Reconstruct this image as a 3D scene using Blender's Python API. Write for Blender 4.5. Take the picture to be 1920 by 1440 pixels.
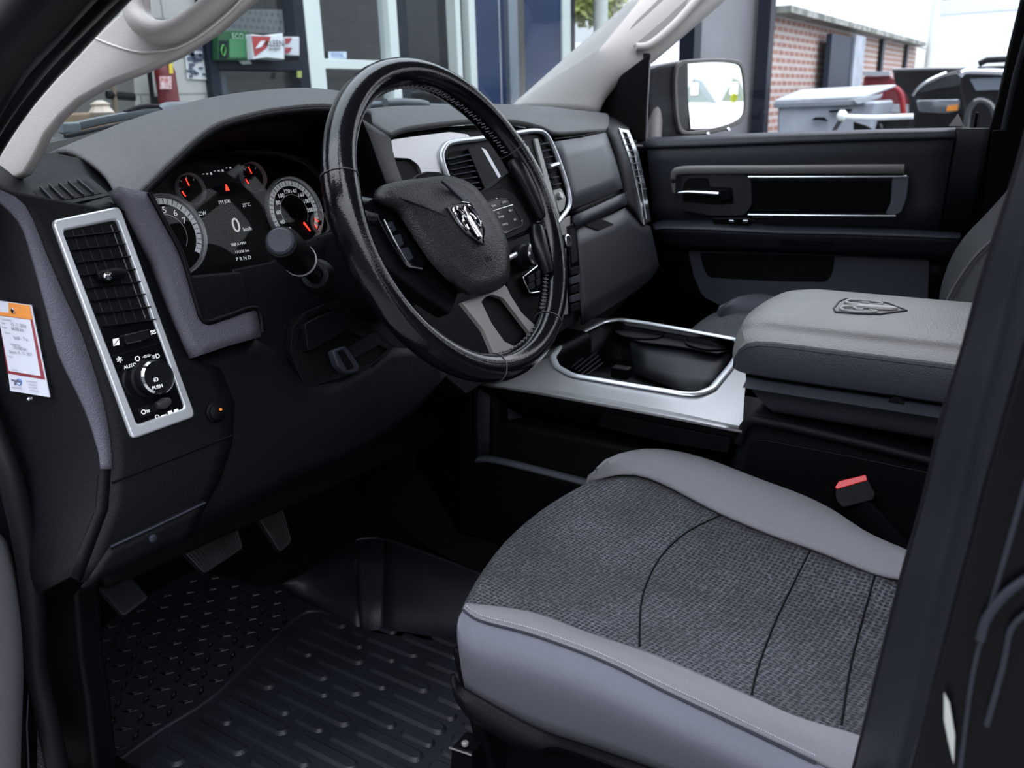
import bpy, bmesh, math, random
from mathutils import Vector, Matrix
random.seed(7)
for o in list(bpy.data.objects): bpy.data.objects.remove(o)
scn = bpy.context.scene
COL = scn.collection
# ---------------------------------------------------------------- camera
FPX = 1574.0
YAW, PITCH, ROLL = math.radians(56.974), math.radians(18.612), math.radians(-1.643)
CAM = Vector((-1.24, -.60, 1.433))
FWD = Vector((math.sin(YAW)*math.cos(PITCH), math.cos(YAW)*math.cos(PITCH), -math.sin(PITCH)))
_r0 = Vector((math.cos(YAW), -math.sin(YAW), 0)); _u0 = _r0.cross(FWD)
RT = _r0*math.cos(ROLL) + _u0*math.sin(ROLL)
UP = _u0*math.cos(ROLL) - _r0*math.sin(ROLL)
cd = bpy.data.cameras.new('camera'); cam = bpy.data.objects.new('camera', cd); COL.objects.link(cam)
cd.sensor_width = 36; cd.lens = FPX/1920*36; cd.clip_start = .02; cd.clip_end = 300
cam.matrix_world = Matrix(((RT.x, UP.x, -FWD.x, CAM.x), (RT.y, UP.y, -FWD.y, CAM.y), (RT.z, UP.z, -FWD.z, CAM.z), (0, 0, 0, 1)))
cd.dof.use_dof = True; cd.dof.focus_distance = 1.0; cd.dof.aperture_fstop = 9
scn.camera = cam
# ---------------------------------------------------------------- light
vs = scn.view_settings; vs.view_transform = 'Standard'; vs.look = 'None'; vs.gamma = 1; vs.exposure = 0.5; vs.use_curve_mapping = False
w = bpy.data.worlds.new('world'); scn.world = w; w.use_nodes = True
nt = w.node_tree; nt.nodes.clear()
wo = nt.nodes.new('ShaderNodeOutputWorld'); bg = nt.nodes.new('ShaderNodeBackground'); bg.inputs[1].default_value = 1.5
tc = nt.nodes.new('ShaderNodeTexCoord'); sx = nt.nodes.new('ShaderNodeSeparateXYZ'); cr = nt.nodes.new('ShaderNodeValToRGB')
nt.links.new(tc.outputs['Generated'], sx.inputs[0]); nt.links.new(sx.outputs['Z'], cr.inputs[0])
cr.color_ramp.elements[0].position = 0.0; cr.color_ramp.elements[0].color = (.50, .53, .58, 1)
cr.color_ramp.elements[1].position = .9; cr.color_ramp.elements[1].color = (2.7, 2.82, 3.1, 1)
nt.links.new(cr.outputs[0], bg.inputs[0]); nt.links.new(bg.outputs[0], wo.inputs[0])
sd = bpy.data.lights.new('sun', 'SUN'); sun = bpy.data.objects.new('sun', sd); COL.objects.link(sun)
sd.energy = 4.0; sd.angle = math.radians(3); sd.color = (1, .97, .92)
sun.location = (-3, -6, 8)
SUNDIR = Vector((.28, -1.0, -.60)).normalized()      # from beyond the workshop: the truck stands in the building's shade
sun.rotation_euler = SUNDIR.to_track_quat('-Z', 'Y').to_euler()
# ---------------------------------------------------------------- pixel -> plane helpers
def ray(px, py): return FWD + RT*((px-960)/FPX) - UP*((py-720)/FPX)
def SX(v): return lambda px, py: (lambda d: CAM + d*((v-CAM.x)/d.x))(ray(px, py))
def SY(v): return lambda px, py: (lambda d: CAM + d*((v-CAM.y)/d.y))(ray(px, py))
def SZ(v): return lambda px, py: (lambda d: CAM + d*((v-CAM.z)/d.z))(ray(px, py))
def SP(p0, n):
    p0 = Vector(p0); n = Vector(n)
    return lambda px, py: (lambda d: CAM + d*((p0-CAM).dot(n)/d.dot(n)))(ray(px, py))
def SF(F):
    def s(px, py):
        d = ray(px, py); g = lambda t: (CAM.y+d.y*t)-F(CAM.x+d.x*t, CAM.z+d.z*t)
        t = .2
        while g(t) < 0 and t < 4: t += .03
        lo, hi = t-.03, t
        for _ in range(22):
            m = (lo+hi)/2
            if g(m) < 0: lo = m
            else: hi = m
        return CAM+d*hi
    return s
def nrm(S, px, py):
    a = S(px, py); n = (S(px+2, py)-a).cross(S(px, py-2)-a).normalized()
    return n if n.dot(CAM-a) > 0 else -n
def off(S, h):   # surface moved towards the viewer side by h
    return lambda px, py: S(px, py) + nrm(S, px, py)*h
def depth(p): return (p-CAM).dot(FWD)
def zc(x0, y0, s, pts, sy=None):  # coordinates read in a zoomed crop
    sy = sy or s
    return [(x0+a*s, y0+b*sy) for a, b in pts]
from mathutils.bvhtree import BVHTree
def SB(obj):   # surface = an already built object (no modifiers)
    me = obj.data; t = BVHTree.FromPolygons([v.co.copy() for v in me.vertices], [tuple(p.vertices) for p in me.polygons])
    def s(px, py):
        d = ray(px, py).normalized(); h = t.ray_cast(CAM, d)
        return h[0] if h[0] else t.find_nearest(CAM+d*1.0)[0]
    return s
# ---------------------------------------------------------------- path helpers
def resample(pts, n, closed=False):
    P = [Vector(p) for p in pts]
    if closed: P.append(P[0])
    L = [0]
    for a, b in zip(P, P[1:]): L.append(L[-1]+(b-a).length)
    out = []; N = n if closed else n-1; j = 0
    for i in range(n):
        t = L[-1]*i/N
        while j < len(L)-2 and L[j+1] < t: j += 1
        k = (t-L[j])/max(1e-9, L[j+1]-L[j]); out.append(P[j].lerp(P[j+1], k))
    return out
def cr_(pts, k=6, closed=False):   # catmull-rom
    P = [Vector(p) for p in pts]; n = len(P); out = []
    rng = range(n if closed else n-1)
    for i in rng:
        if closed: a, b, c, d = P[i-1], P[i], P[(i+1) % n], P[(i+2) % n]
        else: a, b, c, d = P[max(i-1, 0)], P[i], P[i+1], P[min(i+2, n-1)]
        for j in range(k):
            t = j/k
            out.append(.5*((2*b)+(c-a)*t+(2*a-5*b+4*c-d)*t*t+(3*b-a-3*c+d)*t**3))
    if not closed: out.append(P[-1])
    return out
def rnd(pts, r, seg=4, closed=True):   # round the corners of a polygon
    P = [Vector(p) for p in pts]; n = len(P); out = []
    for i in range(n):
        if not closed and i in (0, n-1): out.append(P[i]); continue
        a, b, c = P[i-1], P[i], P[(i+1) % n]
        ra = min(r, (a-b).length*.45); rc = min(r, (c-b).length*.45)
        p = b+(a-b).normalized()*ra; q = b+(c-b).normalized()*rc
        for k in range(seg+1):
            t = k/seg; out.append(p.lerp(b, t).lerp(b.lerp(q, t), t))
    return out
def on(S, pts): return [S(p[0], p[1]) if p[1] is not None else (lambda q: Vector((q.x, q.y, p[2])))(S(p[0], 200)) for p in pts]
# ---------------------------------------------------------------- object helpers
ROOTLOC = {}
def thing(name, label, cat, loc=(0, 0, 0), group=None):
    o = bpy.data.objects.new(name, None); COL.objects.link(o); o.location = loc
    o.empty_display_size = .05
    ROOTLOC[o.name] = Vector(loc)
    o['label'] = label; o['category'] = cat
    if group: o['group'] = group
    return o
def tag(o, label, cat, group=None):
    o['label'] = label; o['category'] = cat
    if group: o['group'] = group
    return o
def struct(o): o['kind'] = 'structure'; return o
def par(o, parent):
    if parent is not None:
        o.parent = parent
        if parent.name in ROOTLOC: o.matrix_parent_inverse = Matrix.Translation(-ROOTLOC[parent.name])
def mesh(name, V, F, mat, parent=None, smooth=True, ang=38, bevel=0, seg=2, sub=0, solid=0, solidoff=-1, merge=False):
    me = bpy.data.meshes.new(name); me.from_pydata([tuple(v) for v in V], [], F); me.validate()
    bm = bmesh.new(); bm.from_mesh(me)
    if merge: bmesh.ops.remove_doubles(bm, verts=bm.verts, dist=1e-5)
    if not solid: bmesh.ops.recalc_face_normals(bm, faces=bm.faces)
    bm.to_mesh(me); bm.free()
    if mat is not None: me.materials.append(mat)
    if smooth:
        me.shade_smooth()
        if not sub and not bevel: me.set_sharp_from_angle(angle=math.radians(ang))
    o = bpy.data.objects.new(name, me); COL.objects.link(o)
    if solid:
        m = o.modifiers.new('solid', 'SOLIDIFY'); m.thickness = solid; m.offset = solidoff
    if bevel:
        m = o.modifiers.new('bevel', 'BEVEL'); m.width = bevel; m.segments = seg; m.limit_method = 'ANGLE'; m.angle_limit = math.radians(30)
        m.harden_normals = True
    if sub:
        m = o.modifiers.new('sub', 'SUBSURF'); m.levels = sub; m.render_levels = sub
    par(o, parent)
    return o
def join(parts):  # merge (V,F) lists
    V = []; F = []
    for v, f in parts:
        k = len(V); V += list(v); F += [tuple(i+k for i in q) for q in f]
    return V, F
def g_slab(pts, d):
    pts = [Vector(p) for p in pts]; n = len(pts); d = Vector(d)
    V = pts+[p+d for p in pts]
    F = [tuple(range(n)), tuple(range(2*n-1, n-1, -1))]+[(i, i+n, (i+1) % n+n, (i+1) % n) for i in range(n)]
    return V, F
def pnorm(pts):
    n = Vector((0, 0, 0)); P = [Vector(p) for p in pts]
    for a, b in zip(P, P[1:]+P[:1]): n += a.cross(b)
    n.normalize(); c = sum(P, Vector())/len(P)
    return n if n.dot(CAM-c) > 0 else -n
def slab(name, pts, dep, mat, parent=None, bevel=.0015, seg=2, raise_=0):
    n = pnorm(pts); pts = [Vector(p)+n*raise_ for p in pts]
    V, F = g_slab(pts, -n*dep)
    return mesh(name, V, F, mat, parent, bevel=bevel, seg=seg)
def g_ring(outer, inner, d):
    n = len(outer); V = list(outer)+list(inner)+[Vector(p)+d for p in outer]+[Vector(p)+d for p in inner]; F = []
    for i in range(n):
        j = (i+1) % n
        F += [(i, j, n+j, n+i), (2*n+i, 3*n+i, 3*n+j, 2*n+j), (i, 2*n+i, 2*n+j, j), (n+i, n+j, 3*n+j, 3*n+i)]
    return V, F
def ring(name, outer, inner, dep, mat, parent=None, bevel=.001, seg=2):
    n = pnorm(outer); V, F = g_ring([Vector(p) for p in outer], [Vector(p) for p in inner], -n*dep)
    return mesh(name, V, F, mat, parent, bevel=bevel, seg=seg)
def g_sweep(pts, a, b, closed=False, up=None, n=10, pw=2.0, taper=None):
    """tube along pts, section half-widths a (sideways) and b (along up)"""
    P = [Vector(p) for p in pts]; N = len(P); V = []; F = []
    prev = None
    for i, p in enumerate(P):
        t = (P[(i+1) % N]-P[i-1]) if closed else (P[min(i+1, N-1)]-P[max(i-1, 0)])
        t.normalize()
        if up is not None: u = Vector(up) if not callable(up) else up(p)
        else: u = prev if prev is not None else (Vector((0, 0, 1)) if abs(t.z) < .9 else Vector((1, 0, 0)))
        u = (u-t*u.dot(t)).normalized(); prev = u
        s = t.cross(u).normalized()
        k = taper(i/(N-1)) if taper else 1
        for q in range(n):
            c, d = math.cos(2*math.pi*q/n), math.sin(2*math.pi*q/n)
            c = math.copysign(abs(c)**(2/pw), c); d = math.copysign(abs(d)**(2/pw), d)
            V.append(p+s*(a*k*c)+u*(b*k*d))
    for i in range(N if closed else N-1):
        for q in range(n):
            j = (i+1) % N; r = (q+1) % n
            F.append((i*n+q, i*n+r, j*n+r, j*n+q))
    if not closed: F += [tuple(range(n)), tuple(range((N-1)*n, N*n))]
    return V, F
def sweep(name, pts, a, b, mat, parent=None, closed=False, up=None, n=10, pw=2.0, taper=None):
    V, F = g_sweep(pts, a, b, closed, up, n, pw, taper); return mesh(name, V, F, mat, parent)
def g_lathe(c, ax, prof, n=28):
    c = Vector(c); ax = Vector(ax).normalized(); u = ax.orthogonal().normalized(); v = ax.cross(u)
    V = []; F = []
    for r, h in prof:
        for i in range(n):
            t = 2*math.pi*i/n; V.append(c+ax*h+(u*math.cos(t)+v*math.sin(t))*max(r, 1e-5))
    for k in range(len(prof)-1):
        for i in range(n):
            j = (i+1) % n; F.append((k*n+i, k*n+j, (k+1)*n+j, (k+1)*n+i))
    F += [tuple(range(n)), tuple(range((len(prof)-1)*n, len(prof)*n))]
    return V, F
def lathe(name, c, ax, prof, mat, parent=None, n=28, ang=35):
    V, F = g_lathe(c, ax, prof, n); return mesh(name, V, F, mat, parent, ang=ang)
def g_box(c, sx, sy, sz, ex=(1, 0, 0), ey=(0, 1, 0), ez=(0, 0, 1)):
    c = Vector(c); ex, ey, ez = Vector(ex)*sx/2, Vector(ey)*sy/2, Vector(ez)*sz/2
    V = [c+ex*i+ey*j+ez*k for k in (-1, 1) for j in (-1, 1) for i in (-1, 1)]
    return V, [(0, 1, 3, 2), (4, 6, 7, 5), (0, 4, 5, 1), (2, 3, 7, 6), (0, 2, 6, 4), (1, 5, 7, 3)]
def box(name, c, s, mat, parent=None, bevel=.003, ex=(1, 0, 0), ey=(0, 1, 0), ez=(0, 0, 1), seg=2):
    V, F = g_box(c, *s, ex, ey, ez); return mesh(name, V, F, mat, parent, bevel=bevel, seg=seg)
def g_grid(rows):
    n = len(rows[0]); V = [p for r in rows for p in r]; F = []
    for i in range(len(rows)-1):
        for j in range(n-1): F.append((i*n+j, i*n+j+1, (i+1)*n+j+1, (i+1)*n+j))
    return V, F
def grid3(name, rows, mat, parent=None, nv=5, thick=.004, smoothrows=True, sub=0, nu=None):
    """rows of 3-D points -> surface; thickness goes away from the viewer"""
    if nu: rows = [resample(r, nu) for r in rows]
    if smoothrows and nv > 1:
        cols = [cr_([r[j] for r in rows], nv) for j in range(len(rows[0]))]
        rows = [[c[i] for c in cols] for i in range(len(cols[0]))]
    V, F = g_grid(rows)
    m = len(F)//2; vec = Vector((0, 0, 0)); s = 0
    for f in F:
        a, b, c, d = (Vector(V[i]) for i in f); nn = (c-a).cross(d-b); s += nn.dot(CAM-(a+c)/2)
    if s < 0: F = [tuple(reversed(f)) for f in F]
    return mesh(name, V, F, mat, parent, solid=thick, sub=sub)
def lay(name, rows, mat, parent=None, nu=24, nv=5, thick=.004, k=4, smoothrows=True, curve=True):
    """rows: list of (pixel polyline, surface)"""
    R = []
    for pts, S in rows:
        q = [Vector((p[0], p[1], 0)) for p in pts]
        if curve and len(q) > 2: q = cr_(q, k)
        q = resample(q, nu+1); R.append([S(p.x, p.y) for p in q])
    return grid3(name, R, mat, parent, nv, thick, smoothrows)
def txt(name, s, px, py, S, size, mat, parent, dx=(1, 0), align='CENTER', h=.0006, sx=1.0, ext=.0002):
    """text lying on surface S, cap height about size metres, reading direction dx in pixels"""
    p = S(px, py); n = nrm(S, px, py); x = (S(px+dx[0]*3, py+dx[1]*3)-p); x = (x-n*x.dot(n)).normalized(); y = n.cross(x)
    c = bpy.data.curves.new(name, 'FONT'); c.body = s; c.size = size*1.4; c.align_x = align; c.align_y = 'CENTER'; c.extrude = ext; c.resolution_u = 3
    o = bpy.data.objects.new(name, c); COL.objects.link(o)
    bpy.context.view_layer.update()
    me = bpy.data.meshes.new_from_object(o.evaluated_get(bpy.context.evaluated_depsgraph_get()))
    bpy.data.objects.remove(o)
    M = Matrix(((x.x*sx, y.x, n.x, 0), (x.y*sx, y.y, n.y, 0), (x.z*sx, y.z, n.z, 0), (0, 0, 0, 1)))
    me.transform(Matrix.Translation(p+n*h) @ M); me.name = name
    me.materials.clear(); me.materials.append(mat)
    o = bpy.data.objects.new(name, me); COL.objects.link(o); par(o, parent)
    return o
def copy_tree(o, parent=None):
    c = o.copy(); COL.objects.link(c)
    if parent: c.parent = parent
    if o.name in ROOTLOC: ROOTLOC[c.name] = ROOTLOC[o.name]
    for ch in o.children: copy_tree(ch, c)
    return c
# ---------------------------------------------------------------- materials
def mat(name, col, rough=.5, metal=0, bump=0, bscale=900, spec=.5, coat=0, emit=None, estr=1, var=0, vscale=6, col2=None):
    m = bpy.data.materials.new(name); m.use_nodes = True; t = m.node_tree; b = t.nodes['Principled BSDF']
    b.inputs['Base Color'].default_value = (*col, 1); b.inputs['Roughness'].default_value = rough; b.inputs['Metallic'].default_value = metal
    b.inputs['Specular IOR Level'].default_value = spec; b.inputs['Coat Weight'].default_value = coat; b.inputs['Coat Roughness'].default_value = .08
    if emit: b.inputs['Emission Color'].default_value = (*emit, 1); b.inputs['Emission Strength'].default_value = estr
    if bump or var:
        co = t.nodes.new('ShaderNodeTexCoord')
    if bump:
        v = t.nodes.new('ShaderNodeTexNoise'); v.inputs['Scale'].default_value = bscale; v.inputs['Detail'].default_value = 1.5
        bp = t.nodes.new('ShaderNodeBump'); bp.inputs['Strength'].default_value = bump; bp.inputs['Distance'].default_value = .002
        t.links.new(co.outputs['Object'], v.inputs['Vector']); t.links.new(v.outputs['Fac'], bp.inputs['Height']); t.links.new(bp.outputs[0], b.inputs['Normal'])
    if var:
        v2 = t.nodes.new('ShaderNodeTexNoise'); v2.inputs['Scale'].default_value = vscale; v2.inputs['Detail'].default_value = 5
        mx = t.nodes.new('ShaderNodeMix'); mx.data_type = 'RGBA'
        c2 = col2 or tuple(c*(1-var) for c in col)
        mx.inputs[6].default_value = (*col, 1); mx.inputs[7].default_value = (*c2, 1)
        rp = t.nodes.new('ShaderNodeMapRange'); rp.inputs[1].default_value = .35; rp.inputs[2].default_value = .65
        t.links.new(co.outputs['Object'], v2.inputs['Vector']); t.links.new(v2.outputs['Fac'], rp.inputs[0]); t.links.new(rp.outputs[0], mx.inputs[0]); t.links.new(mx.outputs[2], b.inputs['Base Color'])
    return m
def glassmat(name, tint=(1, 1, 1), gloss=1.0, rough=.0):
    m = bpy.data.materials.new(name); m.use_nodes = True; t = m.node_tree; t.nodes.clear()
    out = t.nodes.new('ShaderNodeOutputMaterial'); tr = t.nodes.new('ShaderNodeBsdfTransparent'); tr.inputs[0].default_value = (*tint, 1)
    gl = t.nodes.new('ShaderNodeBsdfGlossy'); gl.inputs['Roughness'].default_value = rough; ge = t.nodes.new('ShaderNodeNewGeometry'); dt = t.nodes.new('ShaderNodeVectorMath'); dt.operation = 'DOT_PRODUCT'
    ab = t.nodes.new('ShaderNodeMath'); ab.operation = 'ABSOLUTE'; om = t.nodes.new('ShaderNodeMath'); om.operation = 'SUBTRACT'; om.inputs[0].default_value = 1
    pw = t.nodes.new('ShaderNodeMath'); pw.operation = 'POWER'; pw.inputs[1].default_value = 5; fr = t.nodes.new('ShaderNodeMath'); fr.operation = 'MULTIPLY_ADD'; fr.inputs[1].default_value = .96; fr.inputs[2].default_value = .04
    t.links.new(ge.outputs['Incoming'], dt.inputs[0]); t.links.new(ge.outputs['Normal'], dt.inputs[1]); t.links.new(dt.outputs['Value'], ab.inputs[0]); t.links.new(ab.outputs[0], om.inputs[1]); t.links.new(om.outputs[0], pw.inputs[0]); t.links.new(pw.outputs[0], fr.inputs[0])
    mu = t.nodes.new('ShaderNodeMath'); mu.operation = 'MULTIPLY'; mu.inputs[1].default_value = gloss
    mx = t.nodes.new('ShaderNodeMixShader')
    t.links.new(fr.outputs[0], mu.inputs[0]); t.links.new(mu.outputs[0], mx.inputs[0]); t.links.new(tr.outputs[0], mx.inputs[1]); t.links.new(gl.outputs[0], mx.inputs[2]); t.links.new(mx.outputs[0], out.inputs[0])
    return m
K_dark = mat('dark dash plastic', (.0030, .0033, .0047), .45, bump=.35, bscale=1100, spec=.12)
K_black = mat('black plastic', (.0018, .002, .0028), .48, bump=.15, spec=.1)
K_deep = mat('unlit black', (.0015, .0015, .002), .7, spec=.15)
K_grey = mat('grey grained plastic', (.070, .070, .090), .5, bump=.6, bscale=900, spec=.35)
K_pad = mat('grey padded dash', (.064, .062, .066), .45, bump=.7, bscale=800, spec=.25)
K_slate = mat('slate plastic', (.016, .0185, .027), .45, bump=.3, bscale=1000, spec=.3)
K_silver = mat('satin silver trim', (.40, .40, .41), .30, metal=.8)
K_ring = mat('bright satin metal', (.62, .64, .67), .28, metal=.6)
K_chrome = mat('polished chrome', (.85, .86, .88), .08, metal=1)
K_satin = mat('satin chrome', (.78, .80, .84), .2, metal=1)
K_leather = mat('black leather', (.0035, .0035, .005), .14, bump=.08, bscale=500, spec=.4)
K_airbag = mat('grained black vinyl', (.0085, .0085, .0095), .36, bump=.5, bscale=750, spec=.45)
K_piano = mat('gloss black', (.003, .003, .004), .15, spec=.22)
K_spoke = mat('dark satin grey', (.24, .235, .225), .38, metal=.4)
K_pillar = mat('beige grey trim', (.33, .308, .295), .5, bump=.2, bscale=900)
K_fabric = mat('grey seat fabric', (.108, .112, .138), .85, bump=.5, bscale=1400)
K_fabric2 = mat('light grey seat fabric', (.155, .155, .17), .85, bump=.5, bscale=1400)
K_white = mat('white print', (.8, .8, .8), .6, emit=(.8, .85, .9), estr=.25)
K_print = mat('white legend', (.55, .55, .55), .6)
K_red = mat('red buckle', (.6, .02, .025), .35)
K_rubber = mat('black rubber mat', (.010, .012, .018), .5, spec=.35, bump=.2, bscale=300, var=.35, vscale=14)
K_rubber2 = mat('worn rubber', (.03, .03, .033), .5, bump=.3, bscale=300, var=.5, vscale=40, col2=(.012, .012, .014))
K_carpet = mat('dark carpet', (.0025, .0025, .003), .95, bump=.8, bscale=700, spec=.1)
K_paint = mat('black body paint', (.002, .002, .003), .3, spec=.15)
K_seal = mat('door rubber seal', (.005, .005, .007), .5, spec=.2)
K_arm = mat('pale grey vinyl', (.17, .168, .165), .42, bump=.5, bscale=420, var=.12, vscale=15)
K_armlow = mat('grey vinyl side', (.030, .033, .043), .5, bump=.5, bscale=600, spec=.3)
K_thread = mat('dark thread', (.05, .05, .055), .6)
K_needle = mat('red needle', (.9, .03, .02), .4, emit=(1, .04, .02), estr=1.6)
K_glass = glassmat('clear glass', (.97, .985, 1), .7)
K_wind = glassmat('tinted windshield', (.80, .84, .85))
K_lens = glassmat('clear lens', (.97, .97, .97), .22)
K_dial = mat('dial white band', (.55, .57, .60), .5, emit=(.8, .85, .9), estr=.12)
def seat_mesh():
    m = mat('dark perforated mesh fabric', (.03, .032, .04), .9); t = m.node_tree; b = t.nodes['Principled BSDF']
    co = t.nodes.new('ShaderNodeTexCoord'); mp = t.nodes.new('ShaderNodeMapping'); mp.inputs['Rotation'].default_value = (0, 0, .12); mp.inputs['Scale'].default_value = (205, 185, 0)
    vo = t.nodes.new('ShaderNodeTexVoronoi'); vo.inputs['Randomness'].default_value = .25; vo.inputs['Scale'].default_value = 1
    rp = t.nodes.new('ShaderNodeValToRGB'); rp.color_ramp.elements[0].position = .27; rp.color_ramp.elements[0].color = (.008, .009, .012, 1)
    rp.color_ramp.elements[1].position = .5; rp.color_ramp.elements[1].color = (.060, .064, .076, 1)
    no = t.nodes.new('ShaderNodeTexNoise'); no.inputs['Scale'].default_value = 9; no.inputs['Detail'].default_value = 8
    mr = t.nodes.new('ShaderNodeMapRange'); mr.inputs[1].default_value = .3; mr.inputs[2].default_value = .7; mr.inputs[3].default_value = .55; mr.inputs[4].default_value = 1.25
    mx = t.nodes.new('ShaderNodeMix'); mx.data_type = 'RGBA'; mx.blend_type = 'MULTIPLY'; mx.inputs[0].default_value = 1
    n2 = t.nodes.new('ShaderNodeTexNoise'); n2.inputs['Scale'].default_value = 260
    m2 = t.nodes.new('ShaderNodeMapRange'); m2.inputs[1].default_value = .3; m2.inputs[2].default_value = .7; m2.inputs[3].default_value = .5; m2.inputs[4].default_value = 1.5
    mm = t.nodes.new('ShaderNodeMath'); mm.operation = 'MULTIPLY'
    bp = t.nodes.new('ShaderNodeBump'); bp.inputs['Strength'].default_value = .8; bp.inputs['Distance'].default_value = .0015
    L = t.links.new
    L(co.outputs['Object'], mp.inputs[0]); L(mp.outputs[0], vo.inputs['Vector']); L(vo.outputs['Distance'], rp.inputs[0]); L(co.outputs['Object'], no.inputs['Vector']); L(co.outputs['Object'], n2.inputs['Vector'])
    L(no.outputs['Fac'], mr.inputs[0]); L(n2.outputs['Fac'], m2.inputs[0]); L(mr.outputs[0], mm.inputs[0]); L(m2.outputs[0], mm.inputs[1])
    L(rp.outputs[0], mx.inputs[6]); L(mm.outputs[0], mx.inputs[7]); L(mx.outputs[2], b.inputs['Base Color']); L(vo.outputs['Distance'], bp.inputs['Height']); L(bp.outputs[0], b.inputs['Normal'])
    return m
K_mesh = seat_mesh()
def brickmat(name, c1, c2, mortar, sx, sy, bw=.5, rh=.25, ms=.02, axis='xz', rough=.8, bias=0):
    m = bpy.data.materials.new(name); m.use_nodes = True; t = m.node_tree; b = t.nodes['Principled BSDF']; b.inputs['Roughness'].default_value = rough
    co = t.nodes.new('ShaderNodeTexCoord'); sp = t.nodes.new('ShaderNodeSeparateXYZ'); cb = t.nodes.new('ShaderNodeCombineXYZ')
    br = t.nodes.new('ShaderNodeTexBrick'); br.inputs['Color1'].default_value = (*c1, 1); br.inputs['Color2'].default_value = (*c2, 1); br.inputs['Mortar'].default_value = (*mortar, 1)
    br.inputs['Scale'].default_value = 1; br.inputs['Brick Width'].default_value = bw; br.inputs['Row Height'].default_value = rh; br.inputs['Mortar Size'].default_value = ms; br.inputs['Bias'].default_value = bias
    t.links.new(co.outputs['Object'], sp.inputs[0]); t.links.new(sp.outputs[0 if axis[0] == 'x' else 1], cb.inputs[0]); t.links.new(sp.outputs[2], cb.inputs[1])
    no = t.nodes.new('ShaderNodeTexNoise'); no.inputs['Scale'].default_value = 3; no.inputs['Detail'].default_value = 6
    mr = t.nodes.new('ShaderNodeMapRange'); mr.inputs[3].default_value = .75; mr.inputs[4].default_value = 1.2
    mx = t.nodes.new('ShaderNodeMix'); mx.data_type = 'RGBA'; mx.blend_type = 'MULTIPLY'; mx.inputs[0].default_value = 1
    t.links.new(co.outputs['Object'], no.inputs['Vector']); t.links.new(no.outputs['Fac'], mr.inputs[0]); t.links.new(cb.outputs[0], br.inputs['Vector']); t.links.new(br.outputs['Color'], mx.inputs[6]); t.links.new(mr.outputs[0], mx.inputs[7]); t.links.new(mx.outputs[2], b.inputs['Base Color'])
    return m
def lay2(name, A, B, SA, mat, parent=None, SB=None, nv=4, seg=3, thick=.004, smooth=False, bow=0):
    SB = SB or SA
    def sub(P):
        P = [Vector((p[0], p[1], 0)) for p in P]
        if smooth: return cr_(P, seg)
        o = []
        for a, b in zip(P, P[1:]): o += [a.lerp(b, k/seg) for k in range(seg)]
        return o+[P[-1]]
    a, b = sub(A), sub(B); rows = []
    for i in range(nv+1):
        t = i/nv; r = []
        for p, q in zip(a, b):
            m = p.lerp(q, t); v = SA(m.x, m.y).lerp(SB(m.x, m.y), t)
            if bow: v = v+(CAM-v).normalized()*bow*math.sin(math.pi*t)
            r.append(v)
        rows.append(r)
    return grid3(name, rows, mat, parent, 1, thick)
# ================================================================= DASHBOARD
def FD(x, z):
    return .17+(z-1.34)*.3 if z > 1.1 else .098+min(.10, -.3*(1.1-z)+2.2*(1.1-z)**2)
def FG(x, z):
    return .195+(z-1.3)*.3+.24*max(0, x-.15)**2
D = SF(FD); G = SF(FG)
dash = thing('dashboard', 'black and grey truck dashboard below the windshield, behind the steering wheel', 'dashboard', (0, .25, .9))
L1 = [(-12, 372), (33, 417), (57, 480), (84, 575), (110, 667), (157, 767), (180, 837), (186, 880), (180, 955), (130, 1080)]
L2 = [(-8, 356), (43, 387), (84, 480), (118, 560), (150, 630), (187, 747), (203, 830), (206, 880), (201, 955), (150, 1090)]
V3 = [(228, 398), (240, 420), (275, 490), (310, 580), (350, 673), (410, 690), (437, 755), (433, 830), (410, 900), (350, 1010)]
far = [(-190, 320), (-190, 400), (-185, 500), (-180, 600), (-180, 700), (-180, 800), (-170, 880), (-150, 960), (-100, 1060), (60, 1120)]
ecap = grid3('end_cap', [resample(on(SX(-.86), far), 40), resample([(p*.5+q*.5) for p, q in zip(on(SX(-.86), far), on(D, L1))], 40), resample(on(D, L1), 40)], K_dark, dash, 1, .004)
lay2('edge_ridge', L1[6:], L2[6:], off(D, .002), K_dark, dash, nv=2)
lay2('edge_strip', L1[:8], L2[:8], off(D, .004), K_grey, dash, nv=2, smooth=True)
lay2('side_panel', L2, V3, off(D, .003), K_dark, dash, nv=8, seg=4)
ptf = [(-80, 352), (-8, 352), (60, 398), (95, 411), (150, 400), (205, 386), (232, 398)]
ptb = [(-100, 300), (0, 290), (60, 286), (108, 288), (156, 298), (200, 319), (230, 356)]
o = lay2('pod_top', ptf, ptb, off(D, .003), K_dark, dash, SB=SY(.29), nv=5)
# seams and lower panels
lay2('knee_panel', [(340, 670), (415, 655), (477, 634), (530, 665), (545, 690), (575, 725), (640, 716), (700, 682), (737, 652), (790, 655), (835, 690)],
     [(340, 1015), (400, 985), (450, 962), (500, 935), (550, 905), (600, 882), (640, 865), (690, 838), (735, 812), (790, 762), (842, 697)], D, K_dark, dash, nv=8)
for A, B in ((((206, 905), (430, 818)), .0012), (((200, 1024), (378, 940)), .0014)):
    sweep('panel_seam', on(off(D, .0035), [(A[0][0]+(A[1][0]-A[0][0])*k/8, A[0][1]+(A[1][1]-A[0][1])*k/8) for k in range(9)]), B, B, K_black, dash)
lay2('kick_cover', [(200, 1026), (260, 1000), (320, 970), (378, 942)], [(150, 1100), (225, 1064), (290, 1030), (352, 1008)], off(D, .005), K_dark, dash, nv=3)
sweep('kick_cover_lip', on(off(D, .006), [(200, 1024), (290, 983), (378, 941)]), .0012, .0012, K_slate, dash)
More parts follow.
